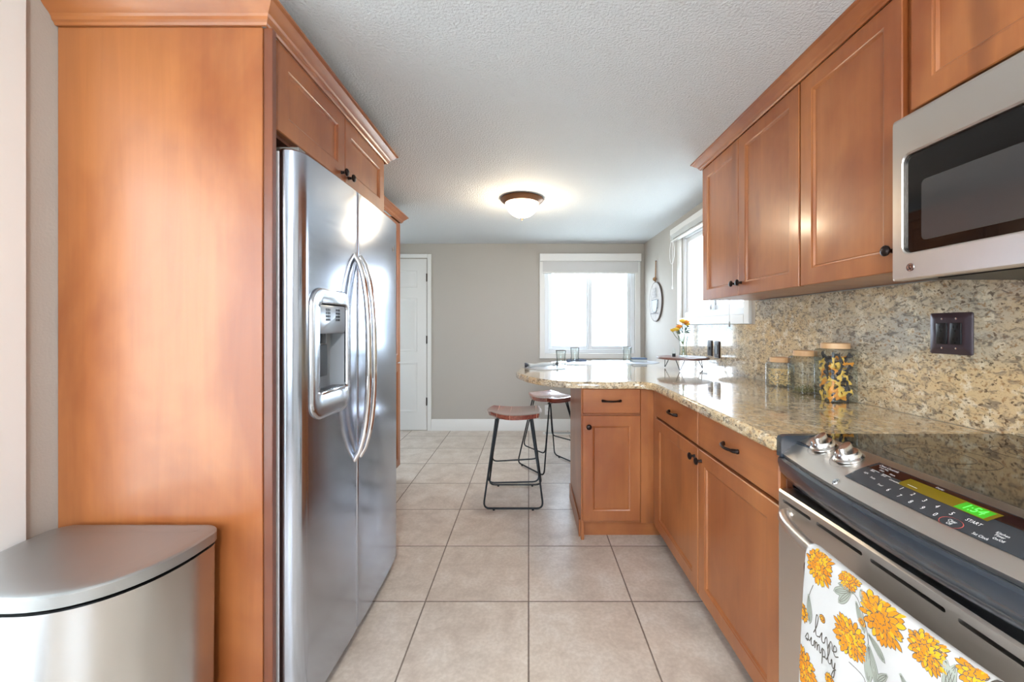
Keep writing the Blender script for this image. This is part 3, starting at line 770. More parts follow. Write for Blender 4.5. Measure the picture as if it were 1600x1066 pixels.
# black key pad
def Smap(y, q, off): return S(y, q, off)
def patch(bm, y0, y1, q0, q1, off, mi=0, ny=16, nq=4, cut=.0):
    g_ = []
    for i in range(ny+1):
        y = y0+(y1-y0)*i/ny; row = []
        for j in range(nq+1):
            row.append(bm.verts.new(Smap(y, q0+(q1-q0)*j/nq, off)))
        g_.append(row)
    for i in range(ny):
        for j in range(nq): bm.faces.new((g_[i][j], g_[i+1][j], g_[i+1][j+1], g_[i][j+1])).material_index = mi
PADM = M('keypad_black', s(52, 56, 60), .25); PADB = M('keypad_maroon_glass', s(40, 22, 20), .08, coat=.5)
INK = M('white_lettering', s(235, 235, 235), .5); DISP = M('display_olive', s(92, 78, 20), .15, emit=s(92, 78, 12), es=.35); GRN = M('green_digits', s(60, 230, 60), .5, emit=(.12, 1, .12, 1), es=.8); GRNB = M('green_window', s(50, 140, 30), .2, emit=(.06, .3, .02, 1), es=.35)
RED = M('red_outline', s(190, 80, 70), .5)
bm = nb(); patch(bm, .905, .475, .20, .78, .0008); obj('keypad', bm, PADM, ctl, recalc=False)
bm = nb(); patch(bm, .897, .485, .22, .42, .0012); obj('keypad_glass', bm, PADB, ctl, recalc=False)
bm = nb(); patch(bm, .815, .655, .30, .50, .0016); obj('display', bm, DISP, ctl, recalc=False)
bm = nb(); patch(bm, .708, .662, .32, .49, .0019); obj('clock_window', bm, GRNB, ctl, recalc=False)
def ctext(bm, txt, size, y, q):
    PW = .115
    put_text(bm, txt, size, lambda a, b: Smap(y-a, q-b/PW, .0024))
bm = nb(); ctext(bm, '1:54', .019, .685, .405); obj('clock_digits', bm, GRN, ctl, recalc=False)
for txt, sz, y, q in (('Oven Controls', .0075, .868, .275), ('Cook Time', .005, .872, .33), ('Delay', .005, .868, .385), ('Warm', .005, .843, .385), ('Bake', .0055, .878, .47), ('Broil', .0055, .850, .47), ('Convection', .0048, .822, .49),
        ('Light', .0055, .880, .56), ('Probe', .005, .856, .60), ('Proof', .005, .828, .66), ('Display', .005, .76, .27),
        ('1', .010, .795, .56), ('2', .010, .769, .575), ('3', .010, .744, .59), ('4', .010, .720, .60), ('5', .010, .694, .61),
        ('6', .010, .806, .675), ('7', .010, .780, .69), ('8', .010, .755, .70), ('9', .010, .731, .71), ('0', .010, .707, .72),
        ('START', .0075, .662, .60), ('Clear', .006, .680, .71), ('Off', .006, .680, .755), ('Kitchen', .0055, .622, .60), ('Timer', .0055, .622, .64), ('On/Off', .005, .618, .69), ('Set Clock', .0055, .636, .74),
        ('Cooking', .006, .600, .30), ('Time', .006, .600, .35), ('Clock', .0065, .585, .56), ('Delay Start', .0055, .56, .62), ('Self Clean', .0055, .56, .70)):
    bm = nb(); ctext(bm, txt, sz, y, q); obj('lettering', bm, INK, ctl, recalc=False)
for yy, w_ in ((.885, .02), (.857, .02), (.80, .02)):
    bm = nb(); ribbon(bm, [(yy, .44), (yy-w_, .445)], .006, lambda a, b: Smap(a, b, .0022)); obj('key_line', bm, INK, ctl, recalc=False)
bm = nb(); ribbon(bm, [(.680+.017*math.cos(a*PI/12), .73+.075*math.sin(a*PI/12)) for a in range(25)], .0012, lambda a, b: Smap(a, b, .0022)); obj('clear_ring', bm, RED, ctl, recalc=False)
bm = badge(ctl, lambda u, v, w_: Smap(u, .93-v/.115, w_), .905, 0, .0065); obj('monogram', bm, BTN, ctl, recalc=False)
# knobs
for y in (1.048, .960, .455, .405):
    cx, cy, cz = S(y, .40, .001); bm = nb()
    lathe(bm, [(0, 0), (.031, 0), (.031, .0025), (.0295, .004), (.0265, .006), (.0255, .013), (.022, .017), (0, .018)], (0, 0, 0), 40)
    b2 = nb(); lathe(b2, [(0, 0), (.0235, 0), (.0235, .018), (.0215, .0225), (0, .024)], (0, 0, 0), 32)
    for v_ in b2.verts: v_.co.y *= .42; v_.co.z += .008
    merge(bm, b2)
    rot = Matrix.Translation((cx, cy, cz)) @ Matrix.Rotation(-.33, 4, 'Y') @ Matrix.Rotation(.5, 4, 'Z')
    bmesh.ops.transform(bm, matrix=rot, verts=bm.verts[:]); obj('knob', bm, SATIN, ctl)
    bm = nb(); ribbon(bm, [(y+.036*math.cos(a*PI/10), .40+.036/.115*math.sin(a*PI/10)) for a in range(-3, 10)], .0012, lambda a, b: Smap(a, b, .0008)); obj('knob_ring', bm, BTN, ctl, recalc=False)
# oven door with top vent slots
bm = nb(); rings(bm, facing_mx(.733), RY0+.004, RY1-.002, .20, .772, [(0, 0), (0, .036), (.005, .041)])
od = obj('oven_door', bm, STEEL_W, rg)
cut = nb()
for a, b in ((1.005, 1.115), (.850, .985), (.680, .830), (.520, .660), (.395, .500)):
    rings(cut, facing_mx(.733), a, b, .744, .752, [(0, .020, .0039), (0, .06, .0039)], k=4)
bool_cut(od, cut)
bm = nb()
for a, b in ((1.005, 1.115), (.850, .985), (.680, .830), (.520, .660), (.395, .500)):
    rings(bm, facing_mx(.733), a+.0005, b-.0005, .7445, .7515, [(0, .0205), (0, .023)])
obj('vent_slot', bm, M('slot_black', s(8, 8, 8), .6), od)
bm = nb(); rings(bm, facing_mx(.6921), RY0+.11, RY1-.11, .30, .64, [(0, 0, .02), (.002, .0015, .02)], k=5); obj('oven_window', bm, BLACKG, od)
bm = nb(); rings(bm, facing_mx(.733), RY0+.004, RY1-.002, .045, .195, [(0, 0), (0, .033), (.004, .037)]); obj('drawer', bm, STEEL_W, rg)
bm = nb(); box(bm, .735, .75, RY0, RY1, .775, .789); obj('door_gap', bm, BLACK, rg)
def hx(y): 
    q = abs((y-YC)/((RY1-RY0)/2-.045)); return .690 - .050*min(1, (max(0, 1-q**3))**.55) - .008*(1-q*q)
bm = nb(); P = []; hy0, hy1 = RY0+.047, RY1-.047
for i in range(41):
    y = hy0+(hy1-hy0)*(.5-.5*math.cos(PI*i/40)); P.append((hx(y) if 0 < i < 40 else .694, y, .7200))
tube(bm, P, .0150, 14); obj('door_handle', bm, STEEL_W, od)

# --- dish towel over the oven handle
TY0, TY1 = .912, .560
HR = .0180
def towel_pt(u, v, side=1, off=0.0):
    """u along (0 at far edge .. 1 near edge), v = distance down from the crest on the aisle side"""
    y = TY0+(TY1-TY0)*u; hc = hx(y); zc = .7200
    fold = .0035*math.sin(u*9.0+.6)*min(1, v/.10) + .002*math.sin(u*21+1)*min(1, v/.2)
    if v < HR*PI/2:
        a = v/HR; x = hc-(HR+off)*math.sin(a); z = zc+(HR+off)*math.cos(a)
    else:
        d_ = v-HR*PI/2; x = hc-HR-off-fold-.030*d_; z = zc-d_
    yy = y + (.05*(v)*(.5-u)*.8)
    return (x, yy, z)
TW, TG, TGL = .352, .43, None
bm = nb(); nu, nv = 36, 44; top = []; L = .36
for i in range(nu+1):
    u = i/nu; row = []
    for j in range(nv+1): row.append(towel_pt(u, L*j/nv))
    back = []
    for j in range(1, 15):
        v = .20*j/14; y = TY0+(TY1-TY0)*u; hc = hx(y)
        if v < HR*PI/2: a = v/HR; back.append((min(hc+HR*math.sin(a), .6885), y, .7200+HR*math.cos(a)))
        else: back.append((min(hc+HR, .6885), y, .7200-(v-HR*PI/2)))
    top.append([bm.verts.new(p) for p in back[::-1]+row])
for i in range(nu):
    for j in range(len(top[0])-1): bm.faces.new((top[i][j], top[i+1][j], top[i+1][j+1], top[i][j+1]))
# printed pattern, all on the towel surface (a = metres from far edge, v = metres down)
LW = abs(TY1-TY0)
def tp(off): return lambda a, v: towel_pt(a/LW, v, off=off)
def petal(cx, cy, ang, r0, r1, wd, off, mi, n=6):
    fn = tp(off); P = []
    d = Vector((math.cos(ang), math.sin(ang))); q = Vector((-d.y, d.x)); c_ = Vector((cx, cy)); L_ = []; R_ = []
    for i in range(n+1):
        f = i/n; wv = wd*math.sin(PI*min(1, .12+f*.88))**.7*(.45+.75*f) if i < n else 0
        L_.append(c_+d*(r0+(r1-r0)*f)+q*wv/2); R_.append(c_+d*(r0+(r1-r0)*f)-q*wv/2)
    prev = None
    for a, b in zip(L_, R_):
        if min(a.y, b.y) < .004 or min(a.x, b.x) < 0.0005 or max(a.x, b.x) > LW-.0005 or max(a.y, b.y) > L-.001: prev = None; continue
        va, vb = bm.verts.new(fn(*a)), bm.verts.new(fn(*b))
        if prev: bm.faces.new((prev[0], prev[1], vb, va)).material_index = mi
        prev = (va, vb)
rnd = random.Random(3)
def bloom(cx, cy, R, rows=4, seed=0):
    k = 0
    for row in range(rows):
        f = 1-row/rows; n = max(6, int(21*f+4)); off0 = .0005+.0004*row
        for i in range(n):
            a = 2*PI*(i+.5*(row % 2))/n + rnd.uniform(-.08, .08); r1 = R*f*rnd.uniform(.86, 1.05); r0 = R*max(0, f-.5)
            wd = 2*PI*R*f/n*.95
            petal(cx, cy, a, r0*.9, r1+.0011, wd+.0018, off0, 4)
            petal(cx, cy, a, r0, r1, wd*.86, off0+.0002, 1 if rnd.random() < .6 else 2)
def leafp(cx, cy, ang, Lf, wd):
    petal(cx, cy, ang, 0, Lf+.001, wd+.0016, .0004, 4, 8); petal(cx, cy, ang, 0, Lf, wd, .0006, 3, 8)
    d = Vector((math.cos(ang), math.sin(ang))); q = Vector((-d.y, d.x)); c_ = Vector((cx, cy))
    for k_ in range(-1, 2):
        pts = [c_+d*Lf*t_+q*k_*wd*.22*math.sin(PI*t_) for t_ in (0.05, .3, .6, .9)]
        if all(.003 < p.x < LW-.003 and .01 < p.y < L-.003 for p in pts): ribbon(bm, [tuple(p) for p in pts], .0007, tp(.0008), 4)
def at(px, py):   # towel-surface metres of printed marks (design data)
    X = .626; y = X*640/(px-826); z = 1.22-(py-511)*y/640; return ((TY0-y), max(.01, .7200-z+HR*(PI/2)))
DES = [(1288, 885, .040), (1333, 904, .024), (1387, 966, .048), (1339, 998, .040), (1457, 995, .032), (1530, 1033, .030), (1272, 1042, .042), (1262, 952, .020), (1298, 968, .008), (1356, 973, .008), (1313, 1066, .014)]
for px, py, R in DES:
    a, v = at(px, py); a = max(a, .006); bloom(a, max(v, .03) if R > .03 else v, R, 4 if R > .02 else 2)
for px, py, ang, Lf, wd in ((1276, 930, 1.45, .06, .020), (1340, 925, 2.6, .05, .018), (1340, 925, 2.2, .05, .018), (1345, 928, 3.0, .04, .015), (1352, 920, 1.0, .045, .016), (1347, 940, 1.2, .05, .016), (1365, 990, .5, .045, .018), (1366, 1008, 1.2, .065, .024), (1366, 1008, 1.55, .07, .022),
        (1480, 1020, 2.7, .04, .016), (1480, 1022, 3.1, .05, .018), (1480, 1025, 3.5, .045, .016), (1485, 1030, 1.3, .05, .02), (1500, 1040, 1.8, .05, .02), (1253, 975, 1.3, .03, .012), (1420, 1052, .8, .05, .018), (1400, 1055, 2.2, .04, .016), (1255, 1040, 1.2, .04, .014), (1440, 1075, 1.4, .05, .018), (1350, 1080, 1.7, .05, .018)):
    a, v = at(px, py); leafp(a, v, ang, Lf, wd)
for pl in ([(1333, 922), (1349, 935), (1362, 980), (1366, 1010)], [(1282, 915), (1276, 935), (1279, 945)], [(1339, 1035), (1360, 1060), (1362, 1080)]):
    ribbon(bm, [tuple(p) for p in spline([at(*q) for q in pl], 4)], .0016, tp(.0003), 4)
# cursive "live simply"
CUR = {'l': ([(0, .05), (.18, .5), (.25, .95), (.14, 1.0), (.10, .5), (.16, .05), (.34, .1)], .34), 'i': ([(0, .1), (.14, .42), (.13, .1), (.2, .0), (.32, .1)], .32),
       'v': ([(0, .3), (.1, .42), (.16, .05), (.2, .0), (.34, .42), (.44, .38)], .44), 'e': ([(0, .12), (.22, .25), (.22, .42), (.1, .42), (.06, .15), (.18, .0), (.36, .12)], .36),
       's': ([(0, .05), (.2, .45), (.28, .2), (.2, .0), (.06, .04), (.34, .12)], .34), 'm': ([(0, .35), (.07, .4), (.07, .0), (.1, .3), (.2, .42), (.24, .0), (.27, .3), (.38, .42), (.42, .05), (.52, .1)], .52),
       'p': ([(0, .3), (.1, .42), (.06, -.45), (.08, .3), (.22, .42), (.28, .15), (.12, .0), (.36, .1)], .36), 'y': ([(0, .3), (.06, .4), (.1, .05), (.22, .05), (.3, .42), (.24, -.4), (.08, -.45), (.2, -.1), (.38, .1)], .38)}
def cursive(word, a0, v0, h):
    x = a0; allp = []
    for ch in word:
        pts, adv = CUR[ch]; allp += [(x+px*h, v0-py*h) for px, py in pts]; x += adv*h*1.08
    ribbon(bm, [tuple(p) for p in spline(allp, 6)], .0021, tp(.0007), 4)
a, v = at(1286, 996); cursive('live', a, v-.006, .044)
a, v = at(1274, 1006); cursive('simply', a, v-.010, .036)
TM = [M('towel_cotton', s(208, 206, 204), .85, bump=(900, .25, .0005)), M('print_orange', s(222, 138, 22), .8), M('print_yellow', s(236, 172, 30), .8), M('print_leaf_grey', s(168, 172, 160), .8), M('print_ink_grey', s(98, 92, 84), .8)]
tag(obj('dish_towel', bm, TM, recalc=False, doubles=False, angle=80), 'white dish towel printed with yellow blooms hanging on the oven handle', 'towel')

# ================================================================ THINGS ON THE BACKSPLASH
def plate(label, Y, Z, wy, hz, kind, name):
    o = thing(name, label, 'outlet' if kind != 'switch' else 'switch', (1.3495, Y, Z-hz/2))
    mp = facing_mx(1.3497)
    bm = nb(); rings(bm, mp, Y-wy/2, Y+wy/2, Z-hz/2, Z+hz/2, [(0, 0, .006), (0, .002, .006), (.003, .004, .006), (.018 if kind == 'big' else .006, .0075, .006), (.022 if kind == 'big' else .009, .008, .006)], k=4)
    obj('cover_plate', bm, M('plate_bronze', s(74, 62, 68), .3, .4) if kind == 'big' else BRONZE, o)
    return o, mp
o, mp = plate('dark bronze double outlet plate on the granite backsplash above the range', 1.308, 1.199, .133, .133, 'big', 'wall_outlet')
for uc in (1.286, 1.330):
    bm = nb(); rings(bm, mp, uc-.0175, uc+.0175, 1.199-.034, 1.199+.034, [(0, .0075, .003), (0, .010, .003), (.001, .0108, .003)], k=3); rc = obj('receptacle', bm, BLACK, o)
    bm = nb()
    for zc in (1.217, 1.179):
        for du, hh in ((-.006, .010), (.006, .008)): rings(bm, mp, uc+du-.0012, uc+du+.0012, zc-hh/2+.003, zc+hh/2+.003, [(0, .0109), (0, .0112)])
        rings(bm, mp, uc-.003, uc+.003, zc-.012, zc-.007, [(0, .0109, .002), (0, .0112, .002)], k=3)
    obj('slots', bm, M('slot_dark', s(5, 5, 5), .8) if 'slot_dark' not in bpy.data.materials else bpy.data.materials['slot_dark'], rc)
    for zc in (1.199+.047, 1.199-.047):
        bm = nb(); lathe(bm, [(0, .008), (.003, .008), (.003, .009), (0, .0095)], (1.3497, uc, zc), 12, axis='-x'); obj('screw', bm, CHROME, o)
o, mp = plate('dark bronze switch plate on backsplash, closer to the wooden stand', 3.043, 1.062, .080, .118, 'switch', 'switch_plate')
bm = nb(); rings(bm, mp, 3.036, 3.050, 1.05, 1.074, [(0, .007), (.002, .016)]); obj('toggle', bm, BLACK, o)
o, mp = plate('dark bronze rocker plate on backsplash, closer to the glass jars', 2.928, 1.058, .086, .122, 'switch', 'switch_plate')
bm = nb(); rings(bm, mp, 2.912, 2.944, 1.025, 1.091, [(0, .007), (.002, .011)]); obj('rocker', bm, M('rocker_grey', s(120, 125, 130), .3), o)

# --- jars
BAM = wood('bamboo', s(222, 184, 140), s(206, 160, 114), s(150, 100, 60), grain=(8, 8, 120), rough=.5, coat=.0, blotch=6, knots=False)
def jar(label, x0, y0, wd, z1, lid):
    o = thing('storage_jar', label, 'jar', (x0+wd/2, y0+wd/2, CT), group='square glass jars with wooden lids')
    bm = nb(); mpj = lambda u, v, w_: (u, v, CT+w_)
    H = z1-CT
    rings(bm, mpj, x0, x0+wd, y0, y0+wd, [(.004, 0, .012), (0, .004, .014), (0, H-.006, .014), (.006, H, .014), (.010, H+.003, .03)], k=4)
    obj('glass_body', bm, JARG, o)
    bm = nb(); lathe(bm, [(0, z1+.0035), (wd*.45, z1+.0035), (wd*.455, z1+.006), (wd*.455, lid-.002), (wd*.44, lid), (0, lid)], (x0+wd/2, y0+wd/2, 0), 40); obj('lid', bm, BAM, o)
    return o
jar('largest square glass jar with bamboo lid full of bow tie pasta', 1.222, 1.652, .112, 1.127, 1.153)
jar('middle sized square glass jar with bamboo lid, nearly empty', 1.236, 1.857, .106, 1.082, 1.110)
jar('smallest square glass jar with bamboo lid holding pale small pasta', 1.243, 2.060, .100, 1.036, 1.064)
def farfalle_mesh(sc=1.0):
    bm = nb(); g_ = []
    for i in range(9):
        u = i/8*2-1; row = []
        hw = .010*(.32+.68*abs(u)**.8)
        for j in range(5):
            v = j/4*2-1; z = .003*math.cos(v*PI*1.0)*(1-abs(u)*.7) + .002*math.sin(u*3)*v
            jag = .0012*(1 if j % 2 else -1) if i in (0, 8) else 0
            row.append(bm.verts.new(((u*.017+jag*(1 if u > 0 else -1))*sc, v*hw*sc, z*sc)))
        g_.append(row)
    for i in range(8):
        for j in range(4): bm.faces.new((g_[i][j], g_[i+1][j], g_[i+1][j+1], g_[i][j+1]))
    bmesh.ops.solidify(bm, geom=bm.faces[:], thickness=.0012)
    return bm
PAST = [M('pasta_yellow', s(226, 188, 92), .6), M('pasta_orange', s(222, 150, 56), .6), M('pasta_shadow', s(52, 50, 52), .6)]  # the dark one paints in shadow and granite seen among the pasta
protos = []
for i, lab in enumerate(('yellow bow tie pasta piece in the largest jar', 'orange bow tie pasta piece in the largest jar', 'bow tie piece coloured as shadow between the pasta in the largest jar')):
    me_o = obj('bow_tie_pasta', farfalle_mesh(1.25), PAST[i], local=True); tag(me_o, lab, 'pasta', group=('yellow', 'orange', 'shadow dark')[i]+' bow tie pasta in the jar'); protos.append(me_o)
rn = random.Random(11); used = [False]*3; cnt = 0
for lay in range(8):
    z = CT+.018+lay*.0235
    for gx in range(3):
        for gy in range(3):
            if gx == 1 and gy == 1: continue
            k = rn.choice([0, 0, 0, 1, 2, 2, 2]); src = protos[k]
            o = src if not used[k] else src.copy()
            if used[k]: COL.objects.link(o)
            used[k] = True
            o.location = (1.278+(gx-1)*.030+rn.uniform(-.002, .002), 1.708+(gy-1)*.030+rn.uniform(-.002, .002), z+rn.uniform(-.003, .003))
            if gy == 0: o.rotation_euler = (PI/2+rn.uniform(-.3, .3), rn.uniform(0, 3.1), 0)
            elif gx == 0: o.rotation_euler = (PI/2+rn.uniform(-.3, .3), rn.uniform(0, 3.1), PI/2)
            else: o.rotation_euler = (rn.uniform(-.6, .6), rn.uniform(-.6, .6), rn.uniform(0, 3))
bm = nb(); rn = random.Random(5)
for i in range(520):
    x = 1.293+rn.uniform(-.037, .037); y = 2.110+rn.uniform(-.037, .037); z = CT+.010+rn.uniform(0, .082)
    if max(abs(x-1.293), abs(y-2.110)) < .028 and z < CT+.08: continue
    b2 = nb(); tube(b2, [(-.004, 0, 0), (-.002, 0, .0012), (.002, 0, .0012), (.004, 0, 0)], .0024, 6)
    merge(bm, b2, Matrix.Translation((x, y, z)) @ Matrix.Rotation(rn.uniform(0, 6.3), 4, 'Z') @ Matrix.Rotation(rn.uniform(-1.2, 1.2), 4, 'X'))
tag(obj('small_pasta', bm, M('pasta_pale', s(236, 206, 152), .6), doubles=False), 'pale short pasta filling the smallest jar', 'pasta', kind='stuff')
bm = nb(); rn = random.Random(8)
for i in range(220):
    x = 1.289+rn.uniform(-.043, .043); y = 1.910+rn.uniform(-.043, .043); z = CT+.008+abs(rn.gauss(0, .012))
    b2 = nb(); bmesh.ops.create_icosphere(b2, subdivisions=1, radius=rn.uniform(.002, .0035)); merge(bm, b2, Matrix.Translation((x, y, min(z, CT+.05))))
tag(obj('dry_herbs', bm, M('herb_mix', s(120, 112, 70), .8), doubles=False), 'dull green grains at the bottom of the middle jar', 'food', kind='stuff')

# --- wood stand with hairpin legs, vase, shaker
SX, SY = 1.122, 2.985
DW = wood('dark_tray_wood', s(120, 84, 74), s(98, 66, 60), s(50, 30, 28), grain=(3, 60, 3), rough=.35, knots=False)
st = thing('serving_stand', 'round dark wood serving stand on black hairpin legs holding the flower vase', 'stand', (SX, SY, CT))
bm = nb(); lathe(bm, [(0, .988), (.176, .988), (.181, .990), (.182, .996), (.180, 1.001), (.176, 1.003), (0, 1.003)], (SX, SY, 0), 56); obj('top', bm, DW, st)
for a in (-2.05, .02, 2.25):
    bm = nb(); cx, cy = SX+.125*math.cos(a), SY+.125*math.sin(a); d = Vector((math.cos(a), math.sin(a), 0)); q = Vector((-d.y, d.x, 0)); c0 = Vector((cx, cy, 0))
    P = fillet([c0+q*.030+Vector((0, 0, .9875)), c0+d*.022+Vector((0, 0, CT+.003)), c0-q*.030+Vector((0, 0, .9875))], .012); tube(bm, P, .0028, 8); obj('leg', bm, BLKMET, st)
VX, VY, VZ = 1.135, 3.01, 1.0034
vs_ = thing('flower_vase', 'clear glass vase with yellow and orange blooms on the round wood stand', 'vase', (VX, VY, VZ))
bm = nb(); lathe(bm, [(0, 0), (.026, 0), (.029, .004), (.024, .05), (.026, .10), (.036, .150), (.0345, .150), (.0245, .10), (.0225, .05), (.026, .008), (0, .007)], (VX, VY, VZ), 32); obj('glass', bm, JARG, vs_)
LEAF = M('leaf_grey_green', s(110, 125, 98), .6); STEM = M('stem_green', s(104, 116, 72), .6); FLY = M('bloom_yellow', s(236, 196, 70), .6); FLO = M('bloom_orange', s(232, 150, 60), .6)
heads = [((.012, -.015, .245), FLO, .036), ((-.012, -.02, .255), FLY, .031), ((-.060, -.03, .195), FLY, .031), ((-.035, -.02, .215), FLO, .031), ((.030, .0, .235), FLY, .028), ((-.075, .0, .190), FLY, .026)]
bm = nb()
for (x, y, z), m_, r in heads:
    tube(bm, spline([(VX-x*.25, VY-y*.3, VZ+.012), (VX+x*.1, VY+y*.1, VZ+.10), (VX+x*.7, VY+y*.7, VZ+z*.75), (VX+x, VY+y, VZ+z-.01)], 4), .0016, 6)
obj('stems', bm, STEM, vs_)
for (x, y, z), m_, r in heads:
    bm = nb()
    for ring_, (n, tilt, sc) in enumerate(((6, .12, .72), (8, .42, .92), (10, .85, 1.0))):
        for i in range(n):
            b2 = nb(); L_ = r*sc; pts = [[(-.25*L_, 0, 0), (.25*L_, 0, 0)], [(-.42*L_, .12*L_, .5*L_), (.42*L_, .12*L_, .5*L_)], [(-.3*L_, .05*L_, .85*L_), (.3*L_, .05*L_, .85*L_)], [(-.05*L_, -.05*L_, L_), (.05*L_, -.05*L_, L_)]]
            prev = None
            for pr in pts:
                c_ = [b2.verts.new(pr[0]), b2.verts.new((0, pr[0][1]+.10*L_, pr[0][2])), b2.verts.new(pr[1])]
                if prev: b2.faces.new((prev[0], prev[1], c_[1], c_[0])); b2.faces.new((prev[1], prev[2], c_[2], c_[1]))
                prev = c_
            merge(bm, b2, Matrix.Translation((VX+x, VY+y, VZ+z-.008)) @ Matrix.Rotation(2*PI*i/n+ring_*.4, 4, 'Z') @ Matrix.Rotation(-tilt, 4, 'X'))
    obj('bloom', bm, m_, vs_, recalc=False)
rn = random.Random(4); bm = nb()
for i in range(46):
    a = rn.uniform(0, 2*PI); z = rn.uniform(.165, .225); rr = rn.uniform(.01, .03); L_ = rn.uniform(.022, .036)
    b2 = nb(); v = [b2.verts.new(p) for p in ((0, 0, 0), (L_*.4, L_*.22, .003), (L_, 0, 0), (L_*.4, -L_*.22, .003))]; b2.faces.new(v)
    merge(bm, b2, Matrix.Translation((VX+rr*math.cos(a), VY+rr*math.sin(a), VZ+z)) @ Matrix.Rotation(a, 4, 'Z') @ Matrix.Rotation(rn.uniform(-.9, .2), 4, 'Y') @ Matrix.Rotation(rn.uniform(-1.3, 1.3), 4, 'X'))
obj('leaves', bm, LEAF, vs_, recalc=False)
sh = thing('salt_shaker', 'small clear shaker with a dark base beside the flower vase', 'shaker', (1.062, 2.995, VZ))
bm = nb(); lathe(bm, [(0, 0), (.0125, 0), (.0125, .022), (0, .022)], (1.062, 2.995, VZ), 20); obj('base', bm, BLACK, sh)
bm = nb(); lathe(bm, [(0, .0222), (.011, .0222), (.010, .05), (.006, .062), (0, .064)], (1.062, 2.995, VZ), 20); obj('glass_top', bm, JARG, sh)
bm = nb(); P = [(1.155+.02*math.cos(a), 2.72+.035*math.sin(a*1.0)+.01*math.sin(2*a), CT+.003) for a in [2*PI*i/24 for i in range(24)]]
tube(bm, P, .0022, 6, closed=True); tag(obj('napkin_ring', bm, M('ring_grey', s(140, 138, 135), .3, .7)), 'thin grey ring lying on the granite in front of the wood stand', 'ring')

# --- place settings
MATM = M('silver_placemat', s(196, 200, 208), .35, .35, bump=(260, .5, .001)); NAP = M('napkin_grey', s(178, 180, 178), .85, bump=(500, .3, .0006)); NAPD = M('napkin_slate', s(84, 96, 116), .85); DKB = M('tie_dark', s(52, 52, 58), .6)
pos = [(.150, 3.13, 'round silver placemat at the rounded tip of the peninsula'), (.435, 3.52, 'round silver placemat in front of the left part of the far window'), (.945, 3.585, 'round silver placemat nearest the side wall')]
for i, (x, y, lab) in enumerate(pos):
    bm = nb(); lathe(bm, [(0, 0), (.186, 0), (.189, .0012), (.186, .003), (0, .003)], (x, y, CT), 56); tag(obj('placemat', bm, MATM), lab, 'placemat', group='round silver placemats')
PZ = CT+.0034
g0 = None
for x, y, lab in ((.236, 2.995, 'tall water glass on the placemat at the peninsula tip'), (.382, 3.39, 'tall water glass on the placemat left of the window middle'), (.842, 3.50, 'tall water glass on the placemat nearest the side wall')):
    if g0 is None:
        g0 = thing('water_glass', lab, 'glass', (x, y, PZ), group='water glasses on the placemats')
        bm = nb(); prof = [(0, 0), (.030, 0), (.033, .004), (.036, .045), (.031, .062), (.034, .082), (.037, .132), (.0355, .133), (.0345, .130), (.0315, .082), (.0285, .062), (.033, .045), (.029, .012), (0, .010)]
        lathe(bm, prof, (x, y, PZ), 24); obj('tumbler', bm, JARG, g0, angle=60)
        bm = nb(); lathe(bm, [(.0358, .1312), (.0378, .1312), (.0382, .134), (.0370, .136), (.0355, .134), (.0358, .1312)], (x, y, PZ), 32); obj('rim', bm, M('rim_grey', s(150, 152, 155), .2, .5), g0)
    else: copy_tree(g0, (x, y, PZ), label=lab)
bm = nb(); P = [(.00, 3.07, PZ+.0155), (.03, 3.09, PZ+.016), (.10, 3.12, PZ+.019), (.17, 3.16, PZ+.017), (.20, 3.18, PZ+.017)]
tube(bm, spline(P, 4), [.0135+.003*math.sin(i*.9) for i in range(17)], 12)
nk = tag(obj('napkin', bm, NAP), 'light grey rolled napkin lying on the placemat at the peninsula tip', 'napkin')
bm = nb(); 
for s_, bx_ in ((-1, (.00, 3.07)), (1, (.20, 3.18))):
    b2 = nb(); lathe(b2, [(.002, 0), (.014, .012), (.019, .030), (.016, .031), (.008, .014), (.001, .003)], (0, 0, 0), 12)
    merge(bm, b2, Matrix.Translation((bx_[0]-s_*.001, bx_[1], PZ+.0195)) @ Matrix.Rotation(s_*PI/2, 4, 'Y'))
obj('napkin_end', bm, DKB, nk)
bm = nb(); P = [(.33, 3.53, PZ+.013), (.38, 3.55, PZ+.015), (.44, 3.56, PZ+.016), (.50, 3.55, PZ+.014)]
tube(bm, spline(P, 4), [.0115+.002*math.sin(i) for i in range(13)], 12); tag(obj('napkin', bm, NAPD), 'slate rolled napkin lying behind the second water glass', 'napkin')
bm = nb(); box(bm, .90, 1.03, 3.55, 3.65, PZ, PZ+.014, .005); box(bm, .903, 1.028, 3.553, 3.648, PZ+.0145, PZ+.022, .003); 
nk = tag(obj('napkin', bm, NAP), 'flat folded napkin with dark top on the placemat nearest the side wall', 'napkin')
bm = nb(); box(bm, .905, 1.030, 3.555, 3.646, PZ+.0225, PZ+.034, .004); obj('dark_fold', bm, NAPD, nk)

# ================================================================ STOOLS
SEATW = None
m, t, p = new_mat('stool_seat_wood'); SEATW = m
oc = t.nodes.new('ShaderNodeTexCoord'); sp = t.nodes.new('ShaderNodeSeparateXYZ'); t.links.new(oc.outputs['Object'], sp.inputs[0])
pk = math_(t, 'MULTIPLY', math_(t, 'ADD', sp.outputs['X'], .3), 11.0); wn = t.nodes.new('ShaderNodeTexWhiteNoise'); wn.noise_dimensions = '1D'; t.links.new(math_(t, 'FLOOR', pk), wn.inputs['W'])
ns = N(t, 'ShaderNodeTexNoise', Scale=1.0, Detail=5.0, Distortion=1.0); t.links.new(coords(t, (60, 5, 60), world=False), ns.inputs['Vector'])
cA = ramp(t, ns.outputs[0], [(.3, s(92, 36, 30)), (.7, s(146, 66, 52))]); cB = ramp(t, ns.outputs[0], [(.3, s(112, 50, 38)), (.7, s(170, 92, 70))])
